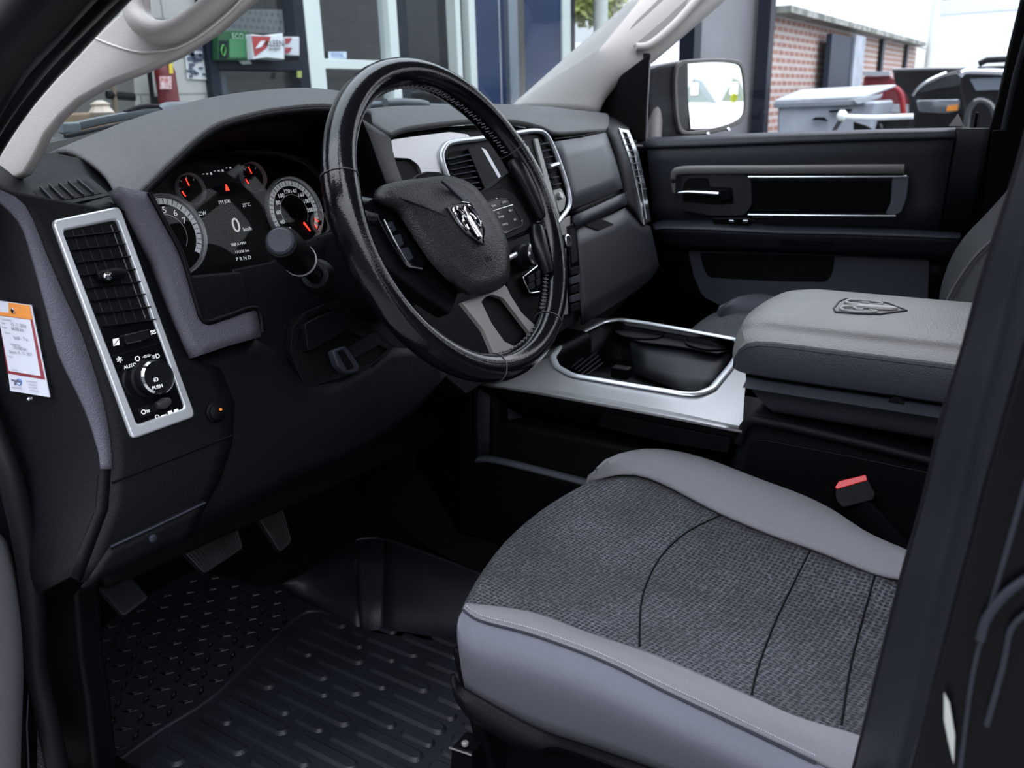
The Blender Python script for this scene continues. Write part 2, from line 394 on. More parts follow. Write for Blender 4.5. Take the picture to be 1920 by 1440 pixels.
for p in ((250, 1025),):
    lathe('clip', off(D, .006)(278, 1007), nrm(D, 278, 1007), [(.004, 0), (.004, .002), (.002, .003)], K_slate, dash, n=12)
# grey bezel around the cluster
A = [(211, 356), (240, 414), (283, 490), (318, 588), (353, 673), (415, 652), (478, 634)]
B = [(267, 367), (297, 423), (328, 482), (352, 560), (368, 605), (410, 598), (468, 581)]
bz = off(D, .012)
V = []
lay2('cluster_bezel', A, B, bz, K_grey, dash, nv=3, thick=.02)
sweep('cluster_bezel_lip', cr_(on(off(D, .012), [(480, 627), (468, 582), (410, 598), (370, 606), (352, 560), (328, 482), (297, 423), (267, 367)]), 5), .003, .003, K_black, dash)
# hood pad over the cluster
rA = ([(228, 392), (267, 367), (330, 305), (400, 246), (470, 222), (540, 209), (620, 205), (672, 222)], SY(.18))
rM = ([(188, 327), (235, 305), (290, 262), (365, 222), (440, 201), (520, 191), (610, 189), (668, 200)], SY(.25))
rB = ([(113, 290), (165, 268), (230, 241), (310, 214), (400, 192), (500, 178), (583, 175), (660, 184)], SY(.34))
R = []
for pts, S in (rA, rM, rB):
    q = cr_([Vector((a, b, 0)) for a, b in pts], 5); R.append([S(p.x, p.y) for p in q])
R.append([p+Vector((0, .10, -.035)) for p in R[-1]])
grid3('cluster_hood', R, K_pad, dash, 6, .006)
lip = [SY(.178)(p.x, p.y) for p in cr_([Vector((a, b+2, 0)) for a, b in rA[0][1:]], 5)]
sweep('hood_lip', lip, .003, .0035, K_black, dash)
# recess behind the lip
CL = SP((-.5, .295, 1.3), (0, -1, .25))
lensp = [(272, 375), (300, 335), (335, 308), (370, 298), (449, 288), (522, 290), (572, 306), (606, 345), (628, 392), (640, 440), (560, 482), (486, 500), (347, 527), (322, 520)]
recA = [(480, 600), (352, 570), (328, 482), (267, 367), (330, 305), (400, 246), (470, 222), (540, 209), (620, 205), (680, 230), (705, 300), (735, 380), (700, 470)]
recB = [(486, 520), (347, 535), (318, 500), (268, 380), (320, 315), (370, 292), (449, 282), (522, 284), (580, 300), (625, 350), (645, 400), (660, 450), (600, 500)]
lay2('cluster_recess', recA, recB, SY(.185), K_black, dash, SB=off(CL, .0), nv=3, thick=.003)
slab('cluster_back', on(off(CL, -.01), [(230, 300), (370, 250), (600, 250), (720, 400), (680, 560), (330, 580)]), .01, K_deep, dash)
slab('under_cluster_panel', on(off(D, .002), [(338, 518), (400, 512), (452, 508), (470, 584), (377, 610), (350, 572)]), .01, K_dark, dash, bevel=.004, seg=3)
# ------------------------------------------------- instrument cluster
face = slab('instrument_cluster', rnd(on(CL, lensp), .006), .004, mat('cluster face', (.004, .004, .005), .35, spec=.12), dash)
CN = nrm(CL, 450, 400)
EX = Vector((1, 0, 0)); EZ = CN.cross(EX)
if EZ.z < 0: EZ = -EZ
def onC(c, u, v, h=0): return c+EX*u+EZ*v+CN*h
def arcband(c, r0, r1, a0, a1, h, n=24):
    V = []; F = []
    for i in range(n+1):
        a = math.radians(a0+(a1-a0)*i/n)
        V += [onC(c, r0*math.sin(a), r0*math.cos(a), h), onC(c, r1*math.sin(a), r1*math.cos(a), h)]
    for i in range(n): F.append((2*i, 2*i+1, 2*i+3, 2*i+2))
    return V, F
def gauge(kind, px, py, rpx, a0, a1, nums, needle, band=True, numr=.61, nsz=.16):
    c = off(CL, .0008)(px, py); r = rpx*depth(c)/FPX
    lathe('gauge_ring', c, CN, [(r*.95, 0), (r*.97, .006), (r, .0075), (r*1.02, .006), (r*1.035, 0)], K_ring, face, n=44)
    lathe('gauge_dial', c, CN, [(r*.93, 0), (r*.93, .0012), (r*.1, .0012)], K_deep, face, n=36)
    if band:
        V, F = arcband(c, r*.76, r*.91, a0, a1, .0016); mesh('scale_band', V, F, K_dial, face, smooth=False, solid=.0003)
        P = []
        for i in range(31):
            a = math.radians(a0+(a1-a0)*i/30); u = Vector((math.sin(a), math.cos(a)))
            P.append(g_box(onC(c, u.x*r*.84, u.y*r*.84, .0019), r*(.012 if i % 2 else .024), r*.12, .0004, EX*u.y-EZ*u.x, EX*u.x+EZ*u.y, CN))
        V, F = join(P); mesh('scale_ticks', V, F, K_deep, face, smooth=False)
        V, F = arcband(c, r*.50, r*.515, a0, a1, .0016); mesh('inner_scale_line', V, F, K_print, face, smooth=False, solid=.0003)
    else:
        P = [g_box(onC(c, math.sin(math.radians(a))*r*.75, math.cos(math.radians(a))*r*.75, .0019), r*.06, r*.14, .0004, EX*math.cos(math.radians(a))-EZ*math.sin(math.radians(a)), EX*math.sin(math.radians(a))+EZ*math.cos(math.radians(a)), CN) for a in (-80, -40, 0, 40)]
        V, F = join(P); mesh('scale_ticks', V, F, K_print, face, smooth=False)
        V, F = arcband(c, r*.58, r*.66, -130, -95, .0019); mesh('red_scale_arc', V, F, K_needle, face, smooth=False, solid=.0003)
    for s, a in nums:
        a = math.radians(a); p = onC(c, math.sin(a)*r*numr, math.cos(a)*r*numr, .0016)
        S = lambda x, y, p=p: SP(p, CN)(x, y)
        q = proj(p); txt('gauge_number', s, q[0], q[1], S, r*nsz, K_white, face, dx=HD)
    a = math.radians(needle); d = EX*math.sin(a)+EZ*math.cos(a); s = CN.cross(d)
    V = [c+CN*.004+s*r*.035, c+CN*.004-s*r*.035, c+CN*.004+d*r*.72-s*r*.02, c+CN*.004+d*r*.72+s*r*.02]
    if band: V[0] = c+CN*.004+d*r*.4+s*r*.03; V[1] = c+CN*.004+d*r*.4-s*r*.03
    mesh('needle', V, [(0, 1, 2, 3)], K_needle, face, smooth=False, solid=.0008)
    lathe('needle_hub', c, CN, [(r*.24, .001), (r*.22, .005), (r*.1, .0055)], K_black, face, n=20)
def proj(p):
    v = p-CAM; d = v.dot(FWD); return (960+FPX*v.dot(RT)/d, 720-FPX*v.dot(UP)/d)
_a = proj(CL(450, 400)); _b = proj(CL(450, 400)+Vector((.03, 0, 0))); HD = (_b[0]-_a[0], _b[1]-_a[1]); _l = math.hypot(*HD); HD = (HD[0]/_l, HD[1]/_l)
gauge('tach', 314, 442, 77, -130, 130, [('3', -60), ('4', -25), ('5', 8), ('6', 36), ('7', 62)], -120)
gauge('speed', 550, 398, 64, -120, 130, [('20', -140), ('40', -112), ('60', -85), ('80', -58), ('100', -34), ('120', -8), ('140', 16), ('160', 42), ('180', 66), ('200', 92)], 150, nsz=.12)
gauge('battery', 354, 356, 29, 0, 0, [], -12, band=False)
gauge('temp', 471, 333, 27, 0, 0, [], -14, band=False)
gauge('fuel', 597, 419, 21, 0, 0, [], -50, band=False)
for s, px, py, sz in (('FM JOE', 419, 379, .0042), ('25°C', 460, 385, .0046), ('ZW', 378, 401, .0050), ('0', 441, 424, .019), ('km/h', 462, 430, .0050), ('TRIP A MPH', 445, 458, .0034), ('171336 km', 452, 472, .0036), ('P R N D', 455, 485, .0050)):
    txt('display_text', s, px, py, off(CL, .0015), sz, K_white, face, dx=HD)
slab('message_display', on(off(CL, .001), [(385, 368), (395, 352), (440, 340), (452, 355), (440, 368)]), .001, K_dark, face, bevel=.0005)
c = off(CL, .0016)(424, 352)
mesh('warning_light', [onC(c, -.003, -.004), onC(c, .003, -.004), onC(c, .0008, .004), onC(c, -.0008, .004)], [(0, 1, 2, 3)], K_needle, face, smooth=False, solid=.0003)
P = [g_box(off(CL, .0016)(380+i*7.2, 327-i*1.9+(i % 3)*1.5), .0028, .0008+.001*(i % 3), .0003, EX, EZ, CN) for i in range(8)]
V, F = join(P); mesh('indicator_icons', V, F, K_white, face, smooth=False)
slab('cluster_lens', rnd(on(off(CL, .013), lensp), .006), .0015, K_lens, face, bevel=0)
# ------------------------------------------------- driver side vent and light switch plate
PO = [(91, 416), (219, 389), (361, 782), (242, 825)]; PI = [(112, 436), (213, 415), (340, 766), (251, 797)]
P0 = off(D, .0065); P1 = off(D, .004)
vo_, vi_ = rnd(on(P0, PO), .006, 4), rnd(on(P0, PI), .004, 4)
fr = ring('vent_surround', vo_, vi_, .008, K_ring, dash, bevel=.0026, seg=4); fr['label'] = 'satin chrome surround'
plate = slab('switch_plate', on(off(D, .0048), [(182, 622), (289, 598), (342, 772), (244, 806)]), .008, K_piano, dash, bevel=.001)
vent = slab('air_vent', on(off(D, -.0), [(108, 430), (214, 410), (292, 604), (188, 628)]), .003, K_deep, dash, bevel=0); 
z5 = lambda a, b: (60+a*.3611, 320+b*.3611)
def lerp2(a, b, t): return (a[0]+(b[0]-a[0])*t, a[1]+(b[1]-a[1])*t)
for k in range(8):
    a = z5(*lerp2((160, 352), (352, 812), k/7)); b = z5(*lerp2((446, 320), (630, 775), k/7))
    pa, pb = P1(*a), P1(*b); V, F = g_sweep([pa, pa.lerp(pb, .97)], .0040, .0008, up=(0, .15, 1), n=8, pw=3); mesh('slat', V, F, K_dark, vent)
for k in range(5):
    a = z5(*lerp2((200, 315), (400, 285), k/4)); b = z5(*lerp2((385, 810), (580, 770), k/4))
    sweep('vane', on(off(D, .001), [a, b]), .0006, .003, K_spoke if k == 4 else K_slate, vent, up=(0, 1, 0), n=6)
pk = [off(D, .009)(*z5(*p)) for p in ((310, 562), (345, 558), (400, 548), (440, 542), (462, 536))]
sweep('vent_slider', pk, .005, .0055, K_black, vent, up=(0, 0, 1), n=12, taper=lambda t: .45+.8*math.sin(math.pi*min(1, t*.9+.1)))
lathe('slider_tip', off(D, .014)(*z5(350, 562)), (0, -1, .2), [(.0045, 0), (.004, .002), (.001, .003)], K_chrome, vent, n=14)
dh = (z5(665, 895)[0]-z5(400, 970)[0], z5(665, 895)[1]-z5(400, 970)[1]); _l = math.hypot(*dh); dh = (dh[0]/_l, dh[1]/_l)
sweep('plate_seam', on(off(D, .005), [z5(402, 970), z5(664, 896)]), .0006, .0006, K_deep, plate, n=6)
slab('dimmer_wheel', rnd(on(off(D, .0085), [z5(455, 862), z5(580, 834), z5(588, 880), z5(464, 908)]), .002), .004, K_dark, plate)
for a, b in (((457, 862), (578, 834)), ((466, 907), (545, 890))): sweep('dimmer_wheel_edge', on(off(D, .0088), [z5(*a), z5(*b)]), .0006, .0006, K_chrome, plate, n=6)
PS = off(D, .0050)
for s, a, sz in (('AUTO', (494, 1019), .0034), ('O', (532, 982), .0052), ('≡D', (628, 970), .0046), ('-o:o-', (580, 965), .0036), ('≈', (612, 843), .008), ('*', (443, 1000), .010), ('O-▬ ■ ■', (685, 1268), .0042)):
    txt('legend', s, *z5(*a), PS, sz, K_white, plate, dx=dh)
pb_ = on(off(D, .0052), [z5(405, 880), z5(436, 873), z5(440, 908), z5(409, 915)])
V, F = g_slab(pb_, (0, .0004, 0)); mesh('vent_icon', V, F, K_white, plate, smooth=False)
sweep('vent_icon_stroke', on(off(D, .0056), [z5(412, 908), z5(434, 880)]), .0005, .0003, K_deep, plate, n=5)
kb = D(*z5(592, 1086)); kn = nrm(D, *z5(592, 1086)); kr = 33*depth(kb)/FPX
knob = lathe('headlight_knob', kb, kn, [(kr*1.12, .003), (kr*1.1, .006), (kr*.98, .008), (kr*.98, .02), (kr*.9, .0225)], K_dark, dash, n=40)
lathe('knob_ring', kb, kn, [(kr*.99, .0195), (kr*.99, .0215), (kr*.90, .0235), (kr*.88, .0215)], K_chrome, knob, n=40)
KS = SP(kb+kn*.0235, kn)
txt('legend', 'PUSH', *z5(650, 1124), KS, .0034, K_white, knob, dx=dh); txt('legend', 'iD', *z5(642, 1086), KS, .0038, K_white, knob, dx=dh)
mk = SP(kb+kn*.0225, kn)
slab('knob_pointer', on(mk, [z5(590, 1008), z5(610, 1002), z5(612, 1025), z5(598, 1030)]), .003, K_chrome, knob, bevel=.0005)
slab('fog_light_button', rnd(on(off(D, .007), [z5(533, 1240), z5(590, 1218), z5(603, 1272), z5(546, 1292)]), .0015), .004, K_dark, plate)
txt('legend', 'O≈', *z5(567, 1256), off(D, .0072), .0046, K_white, plate, dx=dh)
slab('dimmer_recess', rnd(on(off(D, .0055), [z5(600, 1222), z5(695, 1185), z5(708, 1225), z5(612, 1262)]), .003), .004, K_deep, plate)
V, F = g_sweep(on(off(D, .007), [z5(625, 1225), z5(660, 1212), z5(695, 1200)]), .005, .004, up=(0, -1, 0), taper=lambda t: .5+.5*math.sin(math.pi*t)+.2); mesh('brightness_wheel', V, F, K_rubber2, plate)
ob = D(398, 775); on_ = nrm(D, 398, 775)
bt = lathe('alarm_button', ob, on_, [(.0105, .003), (.0105, .006), (.009, .0075), (.0085, .010), (.006, .0115)], K_black, dash, n=24)
lathe('orange_lamp', ob+on_*.0105+Vector((.003, 0, .002)), on_, [(.0016, 0), (.0012, .0015)], mat('orange lamp', (.7, .18, .02), .4, emit=(1, .2, .02), estr=.5), bt, n=10)
# side window defroster outlet on the pod
def Dp(px, py):  # pod top surface
    t = max(0, min(1, (402-py)/110)); return off(D, .003)(px, py).lerp(SY(.29)(px, py), t)
dv = [(43, 356), (163, 333), (208, 372), (78, 400)]; dvi = [(62, 366), (160, 345), (190, 370), (82, 390)]
q1 = rnd([Dp(*p)+Vector((0, 0, .003)) for p in dv], .004); q2 = rnd([Dp(*p)+Vector((0, 0, .003)) for p in dvi], .003)
dfr = ring('defroster_outlet', q1, q2, .006, K_dark, dash, bevel=.001)
slab('outlet_opening', [Dp(*p)+Vector((0, 0, .0035)) for p in dvi], .002, K_deep, dfr, bevel=0)
for k in range(5):
    t = (k+.8)/5.6; a = lerp2((62, 366), (160, 345), t); b = lerp2((84, 391), (190, 371), t)
    sweep('slat', [Dp(*a)+Vector((0, 0, .005)), Dp(*b)+Vector((0, 0, .005))], .0009, .002, K_slate, dfr, up=(0, 0, 1), n=6)
# ------------------------------------------------- column surround with key block
slab('column_surround', on(off(D, -.012), [(448, 500), (520, 486), (600, 440), (660, 420), (800, 560), (850, 700), (575, 735), (535, 690), (530, 667), (470, 640), (462, 560)]), .01, K_dark, dash, bevel=.003)
rc = on(off(D, .0), [(548, 615), (575, 585), (618, 566), (638, 580), (660, 610), (735, 650), (700, 690), (575, 728), (560, 700), (545, 660)])
rin = [p for p in on(off(D, .0), [(560, 622), (580, 595), (615, 578), (630, 592), (652, 620), (728, 655), (695, 682), (580, 716), (568, 695), (557, 655)])]
rr = ring('switch_recess', rnd(rc, .004, 3), rnd(rin, .004, 3), .01, K_dark, dash, bevel=.0015)
slab('recess_floor', on(off(D, -.003), [(548, 600), (640, 560), (745, 650), (700, 700), (575, 735)]), .004, K_deep, rr, bevel=0)
slab('ignition_block', rnd(on(off(D, .008), [(563, 610), (588, 596), (622, 584), (652, 612), (622, 634), (570, 662)]), .004), .02, K_dark, rr, bevel=.002)
slab('release_panel', rnd(on(off(D, .006), [(642, 655), (698, 622), (712, 645), (652, 678)]), .003), .02, K_dark, rr, bevel=.002)
lev = slab('release_lever', rnd(on(off(D, .022), [(601, 662), (626, 653), (652, 690), (650, 703), (628, 706), (610, 690)]), .004), .012, K_slate, rr, bevel=.003, seg=3)
slab('lever_groove', rnd(on(off(D, .0226), [(607, 664), (620, 660), (642, 694), (628, 700)]), .003), .003, K_black, rr, bevel=.001)
# ------------------------------------------------- centre stack
CS = SP((0, .195, 1.3), (0, -1, .3))
z2 = lambda a, b: (640+a/3, b/3)
stack = slab('center_stack', on(off(CS, -.006), [(722, 258), (870, 246), (1000, 243), (1035, 268), (1066, 390), (1092, 600), (880, 740), (760, 640), (700, 420)]), .12, K_dark, dash, bevel=.003)
sp_ = [z2(265, 790), z2(420, 768), z2(600, 745), z2(705, 760), z2(720, 790), z2(640, 800), z2(572, 835), z2(545, 900), z2(560, 1010), z2(450, 1005), z2(425, 935), z2(375, 897), z2(275, 892)]
st = slab('silver_trim', rnd(on(off(CS, .004), sp_), .006, 4), .012, K_silver, stack, bevel=.0045, seg=3); st['label'] = 'satin silver trim'
slab('button_recess', rnd(on(off(CS, .0), [z2(278, 900), z2(380, 905), z2(425, 950), z2(445, 1020), z2(330, 1040)]), .004), .004, K_black, stack)
cp = [(823, 300), (827, 280), (842, 269), (893, 262), (953, 253), (998, 247), (1018, 254), (1033, 280), (1049, 322), (1061, 362), (1062, 388), (1046, 412), (1020, 440), (960, 480), (915, 490), (880, 440), (838, 345)]
cpath = cr_(on(off(CS, .006), cp), 5, True)
sweep('screen_surround', cpath, .0045, .0045, K_ring, stack, closed=True, up=CS(900, 300)*0+nrm(CS, 900, 300))
slab('stack_inset', cr_(on(off(CS, .0), cp), 4, True), .006, K_black, stack, bevel=0)
lv = slab('air_vent', rnd(on(off(CS, .001), [z2(572, 905), z2(620, 850), z2(700, 845), z2(760, 1080), z2(660, 1000)]), .003), .003, K_deep, stack, bevel=0)
for k in range(7):
    a = z2(*lerp2((572, 900), (640, 1075), k/6)); b = z2(*lerp2((700, 872), (762, 1060), k/6)); sweep('slat', on(off(CS, .004), [a, b]), .006, .001, K_slate, lv, up=(0, -.05, 1), n=6)
slab('vent_divider', rnd(on(off(CS, .008), [z2(690, 845), z2(760, 825), z2(885, 1045), z2(785, 1070)]), .003), .012, K_black, stack, bevel=.002)
slab('silver_inlay', rnd(on(off(CS, .006), [z2(765, 830), z2(800, 850), z2(890, 1010), z2(885, 1045), z2(862, 1050)]), .002), .008, K_silver, stack, bevel=.001)
sc_ = [z2(955, 800), z2(1075, 785), z2(1215, 1225), z2(1150, 1240), z2(1000, 1000)]
slab('screen_frame', rnd(on(off(CS, .006), sc_), .003), .008, K_black, stack, bevel=.001)
scr = slab('touch_screen', on(off(CS, .0066), [z2(975, 835), z2(1035, 828), z2(1075, 940), z2(1090, 1000), z2(1010, 1010)]), .002, mat('grey screen', (.10, .11, .12), .08, spec=.9, coat=1), stack, bevel=.0005)
lathe('screen_button', off(CS, .0068)(*z2(1060, 937)), nrm(CS, 1000, 300), [(.003, 0), (.002, .0015)], K_chrome, stack, n=12)
slab('screen_pillar', rnd(on(off(CS, .010), [z2(1060, 790), z2(1082, 788), z2(1205, 1230), z2(1175, 1240)]), .002), .008, K_spoke, stack, bevel=.001)
rv = slab('air_vent', rnd(on(off(CS, .0012), [z2(1088, 785), z2(1125, 790), z2(1215, 1060), z2(1172, 1075)]), .002), .003, K_deep, stack, bevel=0)
for k in range(7):
    a = z2(*lerp2((1092, 818), (1168, 1042), k/6)); b = z2(*lerp2((1140, 808), (1212, 1035), k/6)); sweep('slat', on(off(CS, .005), [a, b]), .006, .0012, K_slate, rv, up=(0, -.05, 1), n=6)
V, F = g_sweep(on(off(CS, .011), [z2(1142, 948), z2(1165, 940), z2(1190, 932)]), .005, .004, up=(0, 0, 1)); mesh('vent_slider', V, F, K_silver, rv)
slab('knob_panel', rnd(on(off(CS, .006), [z2(1175, 1075), z2(1222, 1062), z2(1250, 1120), z2(1240, 1180), z2(1212, 1200)]), .004), .008, K_spoke, stack, bevel=.001)
lathe('vent_wheel', off(CS, .006)(*z2(1208, 1110)), nrm(CS, 1000, 300), [(.007, 0), (.007, .005), (.005, .007)], K_silver, stack, n=20)
# lower stack
slab('silver_column', rnd(on(off(CS, .004), [(1035, 420), (1052, 412), (1066, 405), (1066, 430), (1058, 470), (1062, 590), (1050, 592)]), .003), .014, K_spoke, stack, bevel=.002)
c0 = off(CS, .006)(1052, 455); lathe('tuning_knob', c0, nrm(CS, 1000, 300), [(.0125, 0), (.0125, .008), (.011, .010)], K_dark, stack, n=24); lathe('knob_ring', c0, nrm(CS, 1000, 300), [(.0115, .009), (.0115, .011), (.0095, .0115), (.0095, .0095)], K_satin, stack, n=24)
slab('media_slot_frame', rnd(on(off(CS, .006), [(1059, 425), (1075, 418), (1082, 500), (1064, 508)]), .002), .01, K_piano, stack, bevel=.001)
slab('media_slot', on(off(CS, .0065), [(1063, 432), (1073, 427), (1078, 490), (1067, 496)]), .001, K_deep, stack, bevel=0)
for k in range(5):
    y = 505+k*17; slab('switch', rnd(on(off(CS, .008), [(1064, y), (1080, y-5), (1081, y+8), (1065, y+13)]), .002), .006, K_slate if k % 2 else K_black, stack, bevel=.001)
V = slab('control_panel', rnd(on(off(CS, .001), [(948, 440), (1000, 425), (1045, 440), (1055, 590), (1000, 610), (955, 560), (940, 490)]), .005), .006, K_black, stack)
c0 = off(CS, .002)(976, 484); kn2 = nrm(CS, 976, 484)
k2 = lathe('climate_knob', c0, kn2, [(.023, 0), (.022, .010), (.019, .012), (.019, .026), (.016, .028)], K_dark, stack, n=32); lathe('knob_ring', c0, kn2, [(.0188, .0255), (.0188, .0275), (.0150, .0292), (.0145, .027)], K_satin, stack, n=32)
bp_ = [(971, 522), (1008, 494), (1030, 520), (1028, 545), (985, 552)]
sweep('button_bank_edge', rnd(on(off(CS, .010), bp_), .006, 4), .0012, .0012, K_chrome, stack, closed=True)
slab('button_bank', rnd(on(off(CS, .010), bp_), .006, 4), .008, K_piano, stack, bevel=.001)
for i in range(4): slab('button', rnd(on(off(CS, .012), [(980+i % 2*14, 522+i//2*14-i % 2*8), (991+i % 2*14, 516+i//2*14-i % 2*8), (993+i % 2*14, 527+i//2*14-i % 2*8), (982+i % 2*14, 533+i//2*14-i % 2*8)]), .001), .003, K_dark, stack, bevel=.0006)
# ------------------------------------------------- upper pad, centre and passenger side
rA = ([(727, 262), (760, 250), (840, 239), (900, 234), (960, 236), (1005, 246), (1033, 257), (1085, 254), (1131, 250)], off(G, .006))
rM = ([(700, 240), (760, 227), (840, 222), (900, 219), (960, 220), (1010, 227), (1045, 233), (1090, 235), (1140, 236)], off(SY(.30), 0))
rB = ([(683, 214), (740, 208), (800, 207), (870, 205), (927, 203), (985, 205), (1030, 207), (1073, 212), (1128, 218)], SY(.40))
R = []
for pts, S in (rA, rM, rB):
    q = cr_([Vector((a, b, 0)) for a, b in pts], 5); R.append([S(p.x, p.y) for p in q])
R.append([p+Vector((0, .14, -.03)) for p in R[-1]])
grid3('upper_pad', R, K_pad, dash, 6, .008)
lay2('pad_underside', [(727, 258), (760, 248), (840, 237), (900, 233), (960, 235), (1005, 243), (1033, 254)], [(727, 290), (760, 285), (840, 275), (900, 272), (960, 272), (1005, 278), (1033, 285)], off(G, -.002), K_black, dash, nv=2)
lay2('pad_side', [(668, 222), (680, 262), (695, 305), (714, 356)], [(727, 260), (731, 285), (738, 312), (752, 350)], off(CS, .006), K_pad, dash, nv=2)
g = lay2('glovebox_door', [(1033, 268), (1085, 260), (1131, 250)], [(1068, 394), (1118, 374), (1165, 353)], off(G, .008), K_pad, dash, nv=4)
g.data.materials[0] = mat('grey satin door skin', (.080, .085, .095), .33, bump=.25, bscale=1000, spec=.35)
sweep('glovebox_seam', on(off(G, .008), [(1033, 263), (1085, 257), (1131, 248)]), .0012, .0012, K_black, dash)
lay2('glovebox_groove', [(1068, 392), (1118, 372), (1166, 350)], [(1072, 408), (1120, 386), (1167, 364)], off(G, .002), K_black, dash, nv=2)
lay2('glovebox_lip', [(1071, 406), (1120, 384), (1167, 362)], [(1074, 430), (1122, 408), (1169, 385)], off(G, .010), K_slate, dash, nv=2, thick=.02)
lay2('side_surround', [(1130, 247), (1148, 300), (1160, 345), (1169, 390)], [(1153, 240), (1174, 300), (1190, 360), (1200, 425)], off(G, .010), K_dark, dash, nv=2, thick=.02)
lay2('passenger_lower_panel', [(1072, 428), (1100, 420), (1140, 405), (1169, 390), (1200, 420), (1215, 425)], [(1088, 610), (1120, 590), (1160, 565), (1190, 545), (1215, 525), (1232, 500)], off(G, .006), mat('shaded lower panel', (.009, .0105, .015), .45, bump=.3, spec=.4), dash, nv=5)  # colour lowered to carry the shadow over the panel's lower part
slab('storage_slot', rnd(on(off(G, .008), [(1090, 424), (1115, 410), (1145, 422), (1116, 434)]), .003), .004, K_deep, dash)
VO = [(1151, 243), (1170, 247), (1188, 290), (1201, 350), (1211, 416), (1199, 424), (1190, 375), (1175, 310)]
VI = [(1157, 250), (1166, 252), (1181, 292), (1193, 350), (1203, 412), (1201, 414), (1191, 365), (1177, 303)]
ring('vent_surround', on(off(G, .012), VO), on(off(G, .012), VI), .008, K_satin, dash, bevel=.0008)
pv = slab('air_vent', on(off(G, .008), VI), .004, K_deep, dash, bevel=0)
for k in range(9):
    y = 262+k*12; x = 1160+k*3.7; sweep('slat', on(off(G, .011), [(x, y), (x+12, y-2)]), .004, .001, K_slate, pv, up=(0, -.05, 1), n=6)
slab('dash_end', on(SY(.42), [(1105, 214), (1150, 220), (1185, 240), (1225, 262), (1235, 430), (1235, 520), (1180, 560), (1120, 300)]), .2, K_dark, dash, bevel=.01, seg=3)
lay2('end_shoulder', [(1131, 246), (1152, 240), (1172, 246)], [(1128, 216), (1150, 220), (1180, 236)], off(G, .010), K_dark, dash, SB=SY(.37), nv=3)
slab('dash_core', [Vector(p) for p in ((-.80, .34, 1.34), (.80, .34, 1.34), (.80, .30, .95), (.2, .26, .88), (-.2, .24, .88), (-.80, .24, .92))], .2, K_deep, dash, bevel=.01)
lathe('sun_sensor', SY(.33)(945, 228), (0, -.3, 1), [(.02, 0), (.018, .003), (.01, .005)], K_black, dash, n=20)
lay2('defroster_ledge', [(40, 306), (116, 293), (210, 254), (310, 219)], [(60, 274), (122, 262), (215, 238), (300, 211)], SY(.36), K_dark, dash, SB=SY(.50), nv=2)
# ================================================================= STEERING WHEEL
TL = math.radians(23.28); WC = Vector((-.42, 0, 1.30)); WV = Vector((0, math.sin(TL), math.cos(TL))); WN = Vector((0, -math.cos(TL), math.sin(TL))); WU = Vector((1, 0, 0))
def SW(h): return SP(WC+WN*h, WN)
def wl(u, v, h=0): return WC+WU*u+WV*v+WN*h
wheel = thing('steering_wheel', 'black leather steering wheel with chrome emblem on its hub, in front of the dashboard', 'steering wheel', tuple(WC))
RM, RS = .183, .0172
def rimfrac(a):   # rim gets fuller near the hand grips
    return 1+.10*math.exp(-((math.sin(a)-.25)/.22)**2)*(abs(math.cos(a)) > .3)
V = []; F = []; NA, NB = 144, 20
for i in range(NA):
    a = 2*math.pi*i/NA; k = rimfrac(a)
    for j in range(NB):
        b = 2*math.pi*j/NB; rr_ = RM+math.cos(b)*RS*k*.98
        V.append(wl(math.cos(a)*rr_, math.sin(a)*rr_, math.sin(b)*RS*1.12*k))
for i in range(NA):
    for j in range(NB): F.append((i*NB+j, i*NB+(j+1) % NB, ((i+1) % NA)*NB+(j+1) % NB, ((i+1) % NA)*NB+j))
rim = mesh('rim', V, F, K_leather, wheel, ang=80)
def wang(px, py):
    p = SW(0)(px, py)-WC; return math.atan2(p.dot(WV), p.dot(WU))
for q in ((652, 338), (948, 296), (925, 685), (1035, 612)):
    a = wang(*q); k = rimfrac(a); P = []
    for j in range(28):
        b = 2*math.pi*j/28; rr_ = RM+math.cos(b)*(RS*k+.0003); P.append(wl(math.cos(a)*rr_, math.sin(a)*rr_, math.sin(b)*(RS*1.12*k+.0003)))
    sweep('rim_seam', P, .0007, .0007, K_thread, rim, closed=True, n=6)
def stitches(a0, a1, n):
    P = []
    for i in range(n):
        for s in (0, 1):
            a = a0+(a1-a0)*(i+.5*s)/n; k = rimfrac(a); out = []
            for bb in ((2.95, 3.22) if s else (3.06, 3.33)):
                da = .008 if bb in (3.22, 3.33) else 0
                rr_ = RM+math.cos(bb)*(RS*k+.0005); out.append(wl(math.cos(a+da)*rr_, math.sin(a+da)*rr_, math.sin(bb)*(RS*1.12*k+.0005)))
            P.append(g_sweep(out, .0008, .0008, n=5))
    V, F = join(P); return mesh('stitching', V, F, mat_st, rim)
mat_st = mat('grey stitching', (.16, .16, .165), .5)
stitches(wang(700, 160), wang(945, 300), 30); stitches(wang(1000, 390), wang(1030, 600), 26)
stitches(wang(948, 700), wang(1020, 640), 10)
